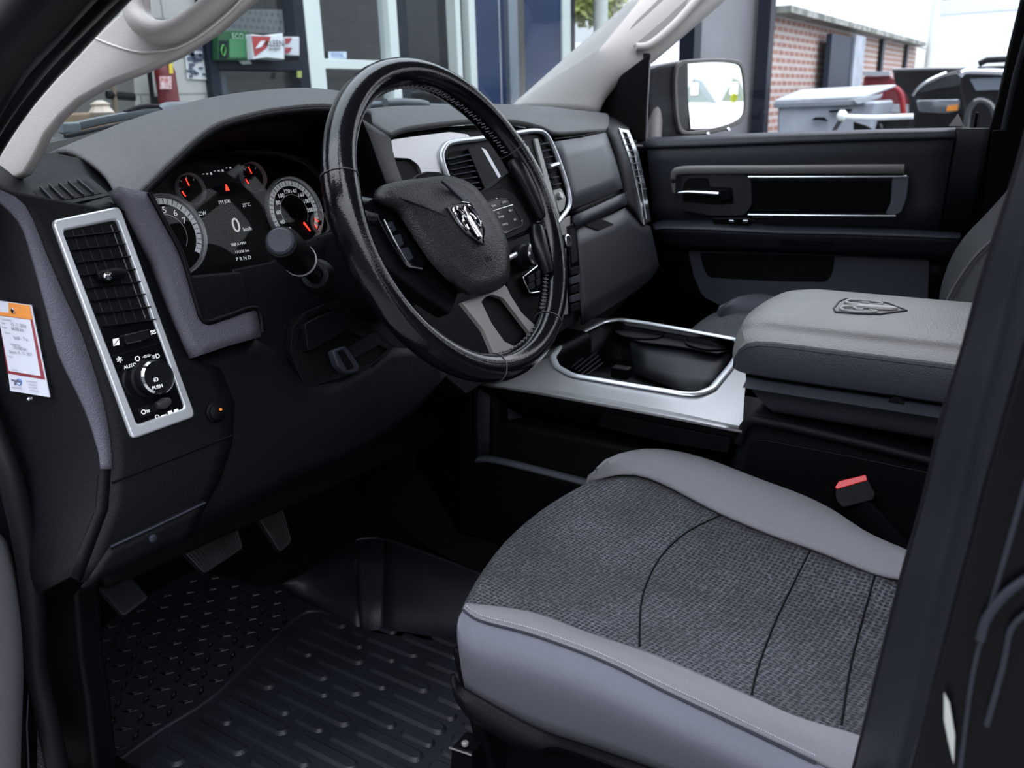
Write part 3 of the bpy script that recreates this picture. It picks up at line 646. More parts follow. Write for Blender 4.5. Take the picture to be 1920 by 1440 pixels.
# hub pad
PADO = [(700, 372), (712, 350), (740, 342), (790, 336), (828, 332), (852, 336), (884, 352), (913, 389), (936, 432), (948, 466), (950, 500), (948, 530), (930, 545), (886, 556), (866, 547), (838, 524), (812, 498), (786, 462), (762, 424), (742, 398), (722, 388)]
PADI = [(745, 368), (752, 358), (768, 350), (800, 343), (828, 339), (850, 343), (879, 358), (906, 394), (928, 436), (940, 468), (942, 490), (938, 506), (925, 514), (896, 521), (880, 514), (858, 496), (838, 474), (816, 446), (794, 414), (774, 388), (758, 376)]
o1 = cr_(on(SW(-.012), PADO), 3, True); o2 = cr_(on(SW(.012), PADO), 3, True); o3 = cr_(on(SW(.024), PADI), 3, True)
cc = sum(o3, Vector())/len(o3)
rings = [o1, o2, [p.lerp(q, .12)+WN*.006 for p, q in zip(o2, o3)], [p.lerp(q, .85)+WN*.002 for p, q in zip(o2, o3)], o3, [p.lerp(cc, .35)+WN*.006 for p in o3], [p.lerp(cc, .75)+WN*.010 for p in o3], [p.lerp(cc, .97)+WN*.010 for p in o3]]
n = len(o1); V = [p for r in rings for p in r]; F = []
for k in range(len(rings)-1):
    for i in range(n): F.append((k*n+i, k*n+(i+1) % n, (k+1)*n+(i+1) % n, (k+1)*n+i))
F.append(tuple(range((len(rings)-1)*n, len(rings)*n))); F.append(tuple(range(n-1, -1, -1)))
pad = mesh('airbag_cover', V, F, K_airbag, wheel, ang=60)
K_strip = mat('blue black strip', (.022, .024, .035), .4, bump=.3)
slab('pad_groove', on(SW(.0325), [(829, 338), (838, 340), (884, 378), (888, 392), (876, 382)]), .004, K_strip, pad, bevel=.001)
# emblem
def emblem(parent, S, mid, half, tip, m_plate, m_rim, m_ram, k=1.0, rad=.0016):
    P = lambda s, t: (mid[0]+s*half[0]+t*(tip[0]-mid[0]), mid[1]+s*half[1]+t*(tip[1]-mid[1]))
    sh = [P(-1, .02), P(-.5, -.04), P(.5, -.04), P(1, .02), P(1.02, .35), P(.85, .66), P(0, 1), P(-.85, .66), P(-1.02, .35)]
    e = slab('emblem', on(off(S, .001), sh), .003, m_plate, parent, bevel=.0005)
    sweep('emblem_rim', on(off(S, .0016), sh), rad*.75, rad*.6, m_rim, e, closed=True, n=8)
    G_ = []
    for s in (-1, 1):
        h = [P(s*.10, .30), P(s*.22, .14), P(s*.48, .06), P(s*.78, .12), P(s*.88, .32), P(s*.80, .50), P(s*.58, .60), P(s*.44, .48)]
        G_.append(g_sweep(cr_(on(off(S, .0028), h), 4), rad*1.5, rad*1.3, n=8, taper=lambda t: 1.0-.55*t))
        G_.append(g_sweep(on(off(S, .0028), [P(s*.30, .24), P(s*.50, .30), P(s*.56, .40)]), rad*1.0, rad*1.0, n=8))
        G_.append(g_sweep(on(off(S, .003), [P(s*.16, .40), P(s*.22, .58), P(s*.14, .80)]), rad*.8, rad*.9, n=8))
    V, F = join(G_); mesh('ram_horns', V, F, m_ram, e)
    slab('ram_muzzle', on(off(S, .005), [P(-.20, .26), P(.20, .26), P(.16, .55), P(.12, .80), P(0, .88), P(-.12, .80), P(-.16, .55)]), .004, m_ram, e, bevel=.0012, seg=3)
    return e
z10 = lambda a, b: (820+a*.09375, 370+b*.09375)
emblem(wheel, SW(.0345), z10(405, 160), (20.6*1.0, -3.3), z10(910, 955), K_piano, K_chrome, K_chrome, rad=.0018)
# left spoke with buttons
slab('left_spoke', rnd(on(SW(-.004), [(668, 400), (700, 372), (742, 384), (800, 470), (862, 548), (846, 590), (800, 560), (720, 500), (680, 450)]), .006), .022, K_black, wheel, bevel=.004, seg=3)
lb = slab('button_bank', rnd(on(SW(.002), [(706, 396), (735, 392), (752, 412), (800, 492), (790, 506), (764, 502), (735, 458), (712, 416)]), .004), .006, K_piano, wheel, bevel=.001)
for a, b in (((722, 418), (744, 438)), ((738, 442), (758, 464)), ((752, 466), (776, 490))):
    slab('button', rnd(on(SW(.0045), [(a[0], a[1]), (a[0]+14, a[1]-4), (b[0], b[1]-6), (b[0]-10, b[1])]), .002), .004, K_slate, lb, bevel=.001)
sweep('bank_edge', on(SW(.004), [(720, 412), (738, 448), (768, 500), (792, 504)]), .0010, .001, K_silver, lb, n=6)
# right spoke with cruise buttons
slab('right_spoke', rnd(on(SW(-.002), [(893, 362), (925, 348), (955, 322), (990, 330), (1015, 390), (1018, 425), (992, 438), (950, 450), (935, 430)]), .006), .026, K_black, wheel, bevel=.004, seg=3)
slab('right_spoke_face', rnd(on(SW(.001), [(898, 366), (922, 354), (944, 351), (966, 364), (988, 398), (996, 422), (990, 432), (950, 450), (938, 432)]), .005), .01, K_black, wheel, bevel=.002)
bb = [(911, 380), (930, 373), (953, 371), (962, 384), (980, 416), (977, 424), (946, 437), (938, 430), (922, 404)]
rb = slab('button_bank', rnd(on(SW(.004), bb), .003), .004, K_piano, wheel, bevel=.0006)
sweep('bank_edge', rnd(on(SW(.0045), bb), .003), .0009, .0009, K_chrome, rb, closed=True, n=6)
sweep('bank_divider', on(SW(.0046), [(922, 396), (961, 384)]), .0008, .0007, K_satin, rb, n=6)
_a = proj(wl(0, 0)); _b = proj(wl(.03, 0)); HW = ((_b[0]-_a[0]), (_b[1]-_a[1])); _l = math.hypot(*HW); HW = (HW[0]/_l, HW[1]/_l)
for s, px, py in (('GEAR -', 926, 386), ('GEAR +', 946, 379), ('CC', 934, 400), ('ON/OFF', 939, 407), ('RES +', 957, 395), ('SET -', 966, 412), ('CANCEL', 946, 421)):
    txt('legend', s, px, py, SW(.0045), .0027, K_print, rb, dx=HW)
txt('legend', 'SRS', 915, 486, SW(.034), .006, K_deep, pad, dx=HW)
K_lrest = mat('soft black leather', (.0035, .0035, .005), .3, bump=.1, bscale=500, spec=.3)
for pts, r in (([(966, 300), (974, 322), (993, 360), (1016, 408)], .0135), ([(1006, 425), (1012, 462), (1028, 512)], .0125)):
    sweep('thumb_rest', cr_(on(SW(.004), pts), 6), r, r*.8, K_lrest, wheel, up=WN, n=18, taper=lambda t: .62+.45*math.sin(math.pi*(.15+.75*t)))
# bottom spoke
so = [(866, 567), (905, 552), (948, 533), (957, 553), (979, 587), (1012, 618), (1008, 650), (965, 668), (928, 668), (908, 620)]
si = [(903, 566), (910, 557), (923, 552), (944, 559), (968, 590), (994, 624), (992, 640), (966, 650), (946, 640), (922, 606)]
s1 = resample(on(SW(-.002), so), 60, True); s2 = resample(on(SW(-.002), si), 60, True)
bs = ring('bottom_spoke', s1, s2, .006, K_spoke, wheel, bevel=.0015, seg=3); bs['label'] = 'satin grey lower spoke'
slab('spoke_back', on(SW(-.010), si), .006, K_black, bs, bevel=0)
slab('hub_shroud', rnd([wl(.075*math.cos(t)*1.05, .075*math.sin(t)-.005, -.018) for t in [2*math.pi*k/24 for k in range(24)]], .002), .03, K_black, wheel, bevel=.004)
for a, r0 in ((math.radians(168), .08),):
    P = [wl(math.cos(a)*r, math.sin(a)*r, -.008) for r in (r0*.7, .12, .150, .178)]
    sweep('spoke_arm', P, .016, .010, K_leather, wheel, up=WN, n=14, taper=lambda t: 1+.25*t*t)
P = [wl(0+.0, -r, -.012) for r in (.05, .09, .13, .176)]
# ================================================================= COLUMN AND STALK
colm = thing('steering_column', 'black steering column shroud with a control stalk, between wheel and dashboard', 'steering column', tuple(WC-WN*.12))
secs = []
for h, k in ((-.035, .78), (-.06, 1.0), (-.12, 1.06), (-.20, 1.1), (-.26, 1.1)):
    P = []
    for i in range(32):
        t = 2*math.pi*i/32; c, s = math.cos(t), math.sin(t)
        P.append(wl(math.copysign(abs(c)**.7, c)*.068*k, math.copysign(abs(s)**.7, s)*.055*k-.01, h))
    secs.append(P+[P[0]])
grid3('column_shroud', secs, K_dark, colm, 3, .003)
sweep('shroud_seam', [WC-WN*h+WU*(-.0735)+WV*-.012 for h in (.07, .16, .24)], .001, .001, K_black, colm)
lathe('column_collar', WC-WN*.03, -WN, [(.05, 0), (.058, .006), (.058, .016)], K_black, colm, n=32)
s0 = SY(.075)(592, 516); s1_ = SY(.02)(556, 482); s2_ = SY(-.006)(527, 453); ax = (s2_-s0).normalized()
sb = lathe('stalk_boot', s0-ax*.012, ax, [(.020, 0), (.019, .010), (.015, .016)], K_dark, colm, n=24)
stk = sweep('control_stalk', [s0, s0.lerp(s2_, .3), s0.lerp(s2_, .55)], .009, .010, K_black, colm, n=18)
L = (s2_-s0).length
lathe('stalk_grip', s0.lerp(s2_, .38), ax, [(.0105, 0), (.0155, .008), (.0165, .016), (.0165, L*.62-.012), (.0150, L*.62-.004), (.0145, L*.62)], K_black, stk, n=32)
lathe('stalk_end_button', s0.lerp(s2_, .38)+ax*(L*.62), ax, [(.0130, 0), (.0125, .003), (.0105, .0045), (.002, .0042)], K_slate, stk, n=32)
for h in (.018, .0215):
    lathe('stalk_mark', s0.lerp(s2_, .38)+ax*h, ax, [(.0166, 0), (.0168, .0003), (.0166, .0006)], K_print, stk, n=32)
# ================================================================= CENTER CONSOLE
con = thing('center_console', 'black center console with silver trim, storage bin and padded lid between the seats', 'console', (0, -.1, .6))
Z = SZ(1.0)
co_o = [(893, 712), (960, 690), (1010, 662), (1045, 630), (1062, 592), (1160, 602), (1280, 622), (1392, 641), (1400, 700), (1396, 740), (1392, 800), (1280, 776), (1140, 748), (1000, 724)]
bz_p = [(1036, 672), (1050, 652), (1090, 626), (1132, 606), (1160, 602), (1207, 608), (1280, 621), (1382, 640), (1388, 662), (1370, 690), (1335, 732), (1307, 743), (1280, 742), (1173, 724), (1073, 707), (1044, 691)]
oo = resample(on(Z, co_o), 120, True); ii = resample(on(Z, [bz_p[0]]+bz_p[1:]), 120, True)
# align start points
k0 = min(range(120), key=lambda k: (oo[k]-ii[0]).length); oo = oo[k0:]+oo[:k0]
if (oo[10]-ii[10]).length > (oo[10]-ii[-10]).length: ii = [ii[0]]+ii[:0:-1]
tp = ring('silver_top', oo, ii, .006, K_silver, con, bevel=.0012); tp['label'] = 'brushed silver top panel'
lay2('silver_side_roll', [(893, 712), (1000, 724), (1140, 748), (1280, 776), (1392, 800)], [(893, 722), (1000, 738), (1140, 763), (1280, 790), (1390, 813)], Z, K_silver, con, SB=SX(-.190), nv=3, bow=.003)
sweep('bin_rim', rnd(on(off(Z, .003), bz_p), .012, 4), .0062, .0035, K_ring, con, closed=True, up=(0, 0, 1))
sweep('far_edge_rim', on(Z, [(1060, 590), (1160, 600), (1280, 618), (1390, 638)]), .003, .003, K_satin, con)
# bin
inn = rnd(on(off(Z, -.001), bz_p), .012, 3); flo = [p+Vector((0, 0, -.075)) for p in inn]
flo = [Vector((p.x*.92+.005, p.y*.92-.0, p.z)) for p in flo]
V = inn+flo; n = len(inn); F = [(i, (i+1) % n, n+(i+1) % n, n+i) for i in range(n)]+[tuple(range(n, 2*n))]
mesh('storage_bin', V, F, K_dark, con, ang=50, solid=.002, solidoff=0)
zb = SZ(.985)
shelf = [(1150, 612), (1175, 606), (1280, 622), (1378, 640), (1376, 655), (1345, 662), (1280, 650), (1200, 640), (1165, 630)]
sh = slab('cup_shelf', rnd(on(zb, shelf), .006), .004, K_dark, con)
for pts in ([(1152, 622), (1162, 612), (1200, 614), (1238, 624), (1240, 633), (1215, 637), (1170, 633)], [(1286, 640), (1300, 632), (1345, 638), (1374, 648), (1370, 655), (1330, 658), (1292, 650)]):
    sweep('cup_holder_ring', cr_(on(off(zb, .002), pts), 4, True), .0015, .002, K_black, con, closed=True); slab('cup_holder', cr_(on(off(zb, .001), pts), 4, True), .001, K_deep, con, bevel=0)
lay2('bin_inner_wall', [(1180, 640), (1280, 652), (1372, 664)], [(1190, 700), (1270, 730), (1330, 736)], SZ(.98), mat('bin wall', (.0055, .0065, .0095), .45, bump=.2, spec=.2), con, SB=SZ(.94), nv=3)
for k in range(6):
    sweep('bin_rib', on(SZ(.965), [(1066+k*6, 684+k*4.5), (1110+k*4, 648+k*6.5)]), .001, .0015, K_slate, con, n=6)
box('power_plug', SZ(.955)(1165, 698), (.022, .035, .022), K_black, con, bevel=.004)
# sides
bx = SX(-.185)
slab('console_post', on(SX(-.188), [(826, 690), (893, 713), (893, 900), (890, 1004), (858, 1004), (858, 722)]), .03, K_black, con, bevel=.004)
slab('grey_console_corner', on(SX(-.192), [(836, 687), (858, 693), (893, 706), (890, 724), (858, 724), (823, 718)]), .004, mat('corner grey', (.09, .088, .086), .5), con, bevel=.0015)
lay2('pocket_roof', [(896, 727), (1040, 748), (1200, 776), (1388, 816)], [(1008, 800), (1140, 826), (1260, 848), (1372, 870)], bx, K_black, con, SB=SX(-.11), nv=2)
lay2('pocket_end', [(896, 727), (893, 862)], [(1008, 800), (1012, 838)], bx, K_slate, con, SB=SX(-.11), nv=2)
lay2('pocket_back', [(1008, 800), (1140, 826), (1372, 872)], [(1012, 838), (1140, 866), (1372, 925)], SX(-.11), K_dark, con, nv=2)
lay2('pocket_shelf', [(1012, 838), (1140, 864), (1372, 920)], [(930, 862), (1110, 905), (1372, 975)], SX(-.11), K_black, con, SB=SX(-.165), nv=2)
for k in range(5):
    t = (k+1)/6; a = lerp2((1012, 838), (930, 862), t); b = lerp2((1372, 920), (1372, 975), t); S_ = SX(-.11-.055*t)
    sweep('shelf_rib', on(S_, [a, b]), .0007, .001, K_dark, con, n=6)
sweep('shelf_lip', cr_(on(SX(-.180), [(893, 862), (935, 864), (1110, 908), (1250, 945), (1380, 985)]), 5), .008, .006, mat('lip slate', (.045, .050, .064), .45, bump=.3), con, up=(0, 0, 1), n=12)
slab('lower_side', on(SX(-.186), [(893, 868), (1110, 914), (1390, 990), (1420, 1130), (893, 1004)]), .03, K_black, con, bevel=.002)
slab('pocket_cover', on(SX(-.178), [(1130, 772), (1240, 797), (1370, 822), (1365, 850), (1250, 830), (1120, 800)]), .002, K_black, con)
box('console_body', (0, -.02, .74), (.32, .62, .38), K_deep, con, bevel=.01)
box('stack_pedestal', (0, .22, .80), (.34, .2, .42), K_black, con, bevel=.02)
# rear box
base = on(SX(-.176), [(1402, 775), (1440, 782), (1600, 822), (1760, 865), (1760, 1150), (1360, 1150), (1365, 880), (1385, 820)])
slab('rear_box', base, .34, K_dark, con, bevel=.01, seg=3)
sweep('box_ledge', cr_(on(SX(-.181), [(1385, 830), (1402, 793), (1440, 792), (1600, 828), (1775, 872)]), 4), .007, .007, K_dark, con, up=(1, 0, 0), n=12)
slab('box_side_panel', rnd(on(SX(-.179), [(1402, 838), (1420, 822), (1600, 856), (1775, 893), (1775, 1120), (1380, 1000)]), .01), .004, K_black, con, bevel=.0015)
# lid and tray
def yf(x): return -.232-.040*min(1, abs(x)/.178)**3
def loft_y(name, prof, ys, fr, m, parent, cap=True):
    rows = []; cx = sum(p[0] for p in prof)/len(prof); cz = min(p[1] for p in prof)
    zt = max(p[1] for p in prof)
    for y, k, kz in fr:
        rows.append([Vector((p[0]*k, yf(p[0]*k)+y, cz+(p[1]-cz)*kz)) for p in prof])
    for y in ys: rows.append([Vector((p[0], y, p[1])) for p in prof])
    V, F = g_grid(rows); n = len(prof); F.append(tuple(range(n))); F.append(tuple(range((len(rows)-1)*n, len(rows)*n)))
    return mesh(name, V, F, m, parent, ang=28, sub=0)
def crv(p, k=3): return [(v.x, v.y) for v in cr_([Vector((a, b, 0)) for a, b in p], k)]
lidp = [(-.168, 1.076), (-.177, 1.080), (-.180, 1.100), (-.178, 1.118), (-.172, 1.1265), (-.162, 1.129), (-.135, 1.134), (-.118, 1.140), (-.06, 1.1425), (0, 1.143), (.06, 1.142), (.118, 1.137), (.16, 1.128), (.178, 1.112), (.18, 1.09), (.168, 1.076)]
lid = loft_y('armrest_lid', crv(lidp[4:]), [-.32, -.40, -.50, -.62, -.75], [(0, .86, .25), (-.004, .93, .6), (-.012, .97, .84), (-.024, .99, .95), (-.045, 1, 1)], K_arm, con)
lid['label'] = 'pale grey vinyl armrest lid'
lowp = [(-.146, 1.022), (-.164, 1.027), (-.172, 1.040), (-.1745, 1.060), (-.1745, 1.070), (.178, 1.072), (.178, 1.05), (.16, 1.022)]
tp_ = crv(lowp); rows = []
for q in (0, .5, 1):
    rows.append([Vector((x, (yf(x)-.012-.050*max(0, (1.072-z)/.05)**1.4)*(1-q)+q*-.36, z)) for x, z in tp_])
rows += [[Vector((x, y, z)) for x, z in tp_] for y in (-.55, -.75)]
V, F = g_grid(rows); n = len(tp_); F += [tuple(range(n)), tuple(range((len(rows)-1)*n, len(rows)*n))]
tray = mesh('lid_tray', V, F, K_armlow, con, ang=28)
lathe('latch_notch', SX(-.1785)(1680, 758), (1, 0, 0), [(.009, 0), (.009, .004)], K_deep, con, n=24)
sweep('latch_button', cr_(on(SZ(1.115), [(1421, 598), (1433, 585), (1444, 574)]), 3), .003, .003, K_satin, con)
ZE = SZ(1.1425)
lside = loft_y('lid_side', crv(lidp[:5]+[(-.150, 1.120), (.150, 1.120), (.178, 1.112), (.181, 1.09), (.168, 1.076)]), [-.32, -.40, -.50, -.62, -.75], [(0, .86, .25), (-.004, .93, .6), (-.012, .97, .84), (-.024, .99, .95), (-.045, 1.002, 1)], K_armlow, con)  # side in a darker tone than the top of the same lid
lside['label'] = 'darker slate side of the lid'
E_ = emblem(lid, ZE, (1573, 574), (9.5, -12), (1700, 584), K_arm, K_armlow, mat('worn silver vinyl', (.33, .33, .325), .32), rad=.0020)
# ================================================================= DRIVER SEAT
seat = thing('car_seat', 'grey and dark mesh fabric driver seat cushion in the foreground beside the door opening', 'seat', (-.42, -.35, .6))
top_far = [(1118, 893), (1150, 866), (1205, 850), (1262, 852), (1330, 870), (1420, 905), (1500, 935), (1560, 965), (1620, 1006), (1692, 1040), (1800, 1090)]
in_far = [(1116, 897), (1150, 893), (1190, 893), (1240, 909), (1350, 966), (1450, 1008), (1530, 1036), (1640, 1080), (1692, 1092), (1800, 1140)]
in_near = [(881, 1131), (940, 1137), (1010, 1150), (1100, 1184), (1200, 1217), (1270, 1245), (1400, 1302), (1500, 1345), (1616, 1380), (1700, 1415)]
seam_n = [(868, 1142), (900, 1163), (1000, 1190), (1130, 1238), (1250, 1297), (1400, 1368), (1530, 1430), (1700, 1510)]
sz = lambda z: SZ(z)
# mesh panel: between the inner boundaries with a front edge that follows the photographed curve
def px_curve(pts, n): return resample([Vector((a, b, 0)) for a, b in (lambda q: [(v.x, v.y) for v in cr_([Vector((c, d, 0)) for c, d in q], 5)])(pts)], n)
front = [(1116, 897), (1030, 948), (960, 1008), (918, 1062), (892, 1108), (881, 1131)]
NF = 13; NL = 30
fr_ = px_curve(front, NF); fa_ = px_curve(in_far, NL); ne_ = px_curve(in_near, NL)
back_px = [fa_[-1].lerp(ne_[-1], i/(NF-1)) for i in range(NF)]
rows = []
for j in range(NL):
    r = []
    for i in range(NF):
        s = i/(NF-1); t = j/(NL-1)
        p = fa_[j].lerp(ne_[j], s)+fr_[i].lerp(back_px[i], t)-(fr_[0].lerp(fr_[-1], s)).lerp(fa_[-1].lerp(ne_[-1], s), t)
        zz = .938-.022*math.sin(math.pi*s)*min(1, t*2.2)
        zz -= .0015*max(0, 1-abs(t-(.30+.10*(s-.5)**2*4-.03*s))/.02)+.0015*max(0, 1-abs(t-.60+.06*s)/.02)+.0015*max(0, 1-abs(t-.83)/.02)
        r.append(SZ(zz)(p.x, p.y))
    rows.append(r)
frt = [[p+Vector((0, .012, -.012)) for p in rows[0]], [p+Vector((0, .020, -.040)) for p in rows[0]], [p+Vector((0, .018, -.08)) for p in rows[0]]]
cush = grid3('cushion_center', list(reversed(frt))+rows, K_mesh, seat, 2, .006)
SC = SB(cush)
# far bolster
def prefront(r, n=3): return [r[0]+Vector((0, .018, -.08)), r[0]+Vector((0, .020, -.040)), r[0]+Vector((0, .012, -.012))]+r
R = []
for pts, S, dz in ((in_far, SZ(.938), 0), (top_far, SZ(.944), .0)):
    q = px_curve(pts, NL); R.append([S(p.x, p.y)+Vector((0, 0, dz)) for p in q])
R.insert(1, [a.lerp(b, .5)+Vector((0, 0, .012)) for a, b in zip(*R)])
R.append([p+Vector((.012, .004, -.025)) for p in R[-1]]); R.append([p+Vector((.004, 0, -.05)) for p in R[-1]]); R = [prefront(r) for r in R]
grid3('far_bolster', R, K_fabric2, seat, 4, .006)
R = []
for pts, S in ((in_near, SZ(.938)), (seam_n, SX(-.648))):
    q = px_curve(pts, NL); R.append([S(p.x, p.y) for p in q])
R.insert(1, [a.lerp(b, .5)+Vector((-.001, 0, .004)) for a, b in zip(*R)])
grid3('near_bolster', R, K_fabric2, seat, 4, .006)
q1 = px_curve([(867, 1143), (900, 1164), (1000, 1191), (1130, 1239), (1250, 1298), (1400, 1369), (1530, 1431), (1700, 1511)], NL)
q3 = px_curve([(856, 1185), (880, 1225), (990, 1262), (1120, 1310), (1250, 1370), (1400, 1440), (1530, 1505), (1700, 1590)], NL)
q4 = px_curve([(872, 1292), (890, 1312), (1000, 1362), (1110, 1400), (1250, 1452), (1400, 1515), (1530, 1580), (1700, 1680)], NL)
R = [[SX(-.648)(p.x, p.y) for p in q1], [SX(-.667)(p.x, p.y) for p in q3], [SX(-.634)(p.x, p.y) for p in q4]]
for r in R:
    c_ = r[0]; r[0:0] = [c_+Vector((.05, .004, -.035)), c_+Vector((.015, .004, -.012))]
R = [resample(cr_(r, 2), 60) for r in R]
R.append([p+Vector((.02, 0, -.02)) for p in R[-1]])
grid3('side_bolster', R, K_fabric, seat, 5, .006)
sm = [SX(-.6495)(p.x, p.y) for p in px_curve([(868, 1143), (900, 1164), (1000, 1191), (1130, 1239), (1250, 1298), (1400, 1369), (1530, 1431)], 60)]
sweep('seam', sm, .0012, .0012, K_slate, seat, n=6)
st_ = [SX(-.6455)(p.x, p.y) for p in px_curve([(875, 1138), (905, 1157), (1000, 1181), (1130, 1229), (1250, 1287), (1400, 1358), (1530, 1419)], 150)]
V, F = join([g_sweep([st_[i]+Vector((0, 0, .0015)), st_[i].lerp(st_[i+1], .6)+Vector((0, 0, .0015))], .0006, .0006, n=5) for i in range(0, 149)])
mesh('top_stitching', V, F, mat('pale thread', (.3, .3, .32), .7), seat)
for pts in ([(1350, 967), (1290, 997), (1242, 1040), (1213, 1092), (1201, 1140), (1199, 1212)], [(1518, 1034), (1490, 1090), (1452, 1170), (1422, 1250), (1409, 1303)], [(1640, 1081), (1618, 1160), (1595, 1250), (1578, 1360)]):
    q = px_curve(pts, 26); P = [SC(p.x, p.y) for p in q]
    sweep('cushion_seam', P, .0011, .0016, K_deep, seat, n=6)
# plastic valance and frame
R = [[SX(-.650)(p.x, p.y) for p in px_curve([(852, 1262), (872, 1290), (1000, 1362), (1110, 1400), (1250, 1450), (1400, 1512)], 40)],
     [SX(-.660)(p.x, p.y) for p in px_curve([(848, 1290), (868, 1322), (900, 1352), (1000, 1402), (1060, 1404), (1250, 1478), (1400, 1545)], 40)],
     [SX(-.640)(p.x, p.y) for p in px_curve([(852, 1310), (872, 1340), (905, 1368), (1000, 1415), (1060, 1416), (1250, 1492), (1400, 1560)], 40)]]
grid3('side_valance', R, K_dark, seat, 4, .004)
slab('seat_base', on(SX(-.60), [(880, 1300), (1400, 1480), (1400, 1700), (880, 1700)]), .35, K_black, seat, bevel=.01)
slab('front_shield', [Vector((-.64, -.14, .88)), Vector((-.20, -.14, .88)), Vector((-.20, -.16, .70)), Vector((-.62, -.16, .70))], .02, K_black, seat, bevel=.006)
br = slab('floor_bracket', on(SX(-.645), [(846, 1400), (884, 1412), (884, 1480), (840, 1480)]), .03, K_black, seat, bevel=.003)
sweep('bracket_edge', on(SX(-.647), [(843, 1402), (884, 1416)]), .0012, .0012, K_silver, br, n=6)
lathe('bracket_bolt', SX(-.64)(872, 1396), (0, 0, 1), [(.004, 0), (.004, .003), (.002, .004)], K_spoke, br, n=12)
def backrest(parent, x0, x1, y, z, m):
    rows = []
    for k, (dy, dz, w, th) in enumerate(((0, 0, .97, .10), (-.03, .02, 1, .13), (-.12, .25, 1, .13), (-.22, .48, .92, .12), (-.27, .60, .72, .10), (-.28, .63, .5, .05))):
        c = (x0+x1)/2; h = (x1-x0)/2*w; r = []
        for j in range(20):
            t = 2*math.pi*j/20; r.append(Vector((c+h*math.copysign(abs(math.cos(t))**.45, math.cos(t)), y+dy-th/2+th/2*math.copysign(abs(math.sin(t))**.6, math.sin(t)), z+dz)))
        rows.append(r+[r[0]])
    V, F = g_grid(rows); F.append(tuple(range(20))); F.append(tuple(range((len(rows)-1)*21, len(rows)*21-1))); return mesh('backrest', V, F, m, parent, ang=60)
backrest(seat, -.64, -.22, -.575, .95, K_fabric)
# ================================================================= BUCKLE
bk = thing('seat_belt_buckle', 'black seat belt buckle with red release button between driver seat and console', 'seat belt buckle', (-.21, -.45, .85))
BS = SP((-.205, -.44, .95), (-.80, -.25, .55))
top_ = [(1564, 918), (1572, 903), (1622, 889), (1630, 905), (1640, 930), (1628, 940), (1577, 952), (1566, 938)]
bd = slab('buckle_body', rnd(on(BS, [(1565, 922), (1574, 902), (1624, 890), (1643, 925), (1638, 938), (1580, 953), (1568, 940)]), .003), .018, K_black, bk, bevel=.002, seg=3)
slab('release_button', rnd(on(off(BS, .0015), [(1565, 914), (1573, 902), (1623, 890), (1627, 901), (1569, 918)]), .0015), .006, K_red, bk, bevel=.0015, seg=3)
P = [BS(1606, 945)-nrm(BS, 1600, 920)*.012, SX(-.20)(1640, 985), SX(-.20)(1680, 1030), SX(-.20)(1710, 1090)]
sweep('buckle_strap', P, .018, .004, K_black, bk, up=(-1, 0, 0), n=12, pw=3)
# ================================================================= PASSENGER SEAT
ps = thing('car_seat', 'grey and black passenger seat half hidden behind the armrest lid', 'seat', (.5, -.3, .6))
R = [[SZ(.93)(p.x, p.y) for p in px_curve([(1290, 622), (1320, 598), (1350, 583), (1400, 580)], 16)],
     [SZ(.945)(p.x, p.y) for p in px_curve([(1380, 645), (1400, 620), (1430, 600), (1440, 592)], 16)],
     [SZ(.95)(p.x, p.y) for p in px_curve([(1500, 660), (1510, 640), (1520, 620), (1530, 600)], 16)]]
R.insert(0, [p+Vector((.0, .03, -.08)) for p in R[0]])
grid3('cushion_center', R, K_mesh, ps, 4, .006)
R = [[SZ(.95)(p.x, p.y) for p in px_curve([(1345, 583), (1400, 577), (1470, 578), (1600, 590)], 16)],
     [SZ(.965)(p.x, p.y) for p in px_curve([(1352, 576), (1385, 562), (1440, 555), (1620, 560)], 16)]]
R.append([p+Vector((.03, .01, -.08)) for p in R[-1]]); R.insert(0, [p+Vector((0, 0, -.03)) for p in R[0]])
grid3('cushion_bolster', R, K_fabric, ps, 4, .006)
box('seat_base', (.55, -.25, .80), (.46, .42, .22), K_black, ps, bevel=.03)
b0 = [(1762, 590), (1772, 520), (1800, 455), (1850, 400), (1900, 345)]; b1 = [(1770, 600), (1795, 540), (1835, 480), (1880, 440), (1920, 400)]; b2 = [(1800, 620), (1850, 560), (1900, 500), (1940, 470), (1990, 430)]
R = [[SX(x)(p.x, p.y)+Vector((0, dy, 0)) for p in px_curve(b, 16)] for b, x, dy in ((b0, .70, -.09), (b0, .70, -.0), (b1, .60, .0), (b2, .50, -.02))]
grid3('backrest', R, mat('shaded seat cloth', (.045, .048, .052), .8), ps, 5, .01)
backrest(ps, .32, .70, -.47, 1.0, K_fabric)
sweep('backrest_piping', [SX(.60)(p.x, p.y)+Vector((-.004, .002, 0)) for p in px_curve([(1764, 596), (1790, 541), (1832, 480), (1880, 437)], 20)], .003, .003, K_fabric2, ps)
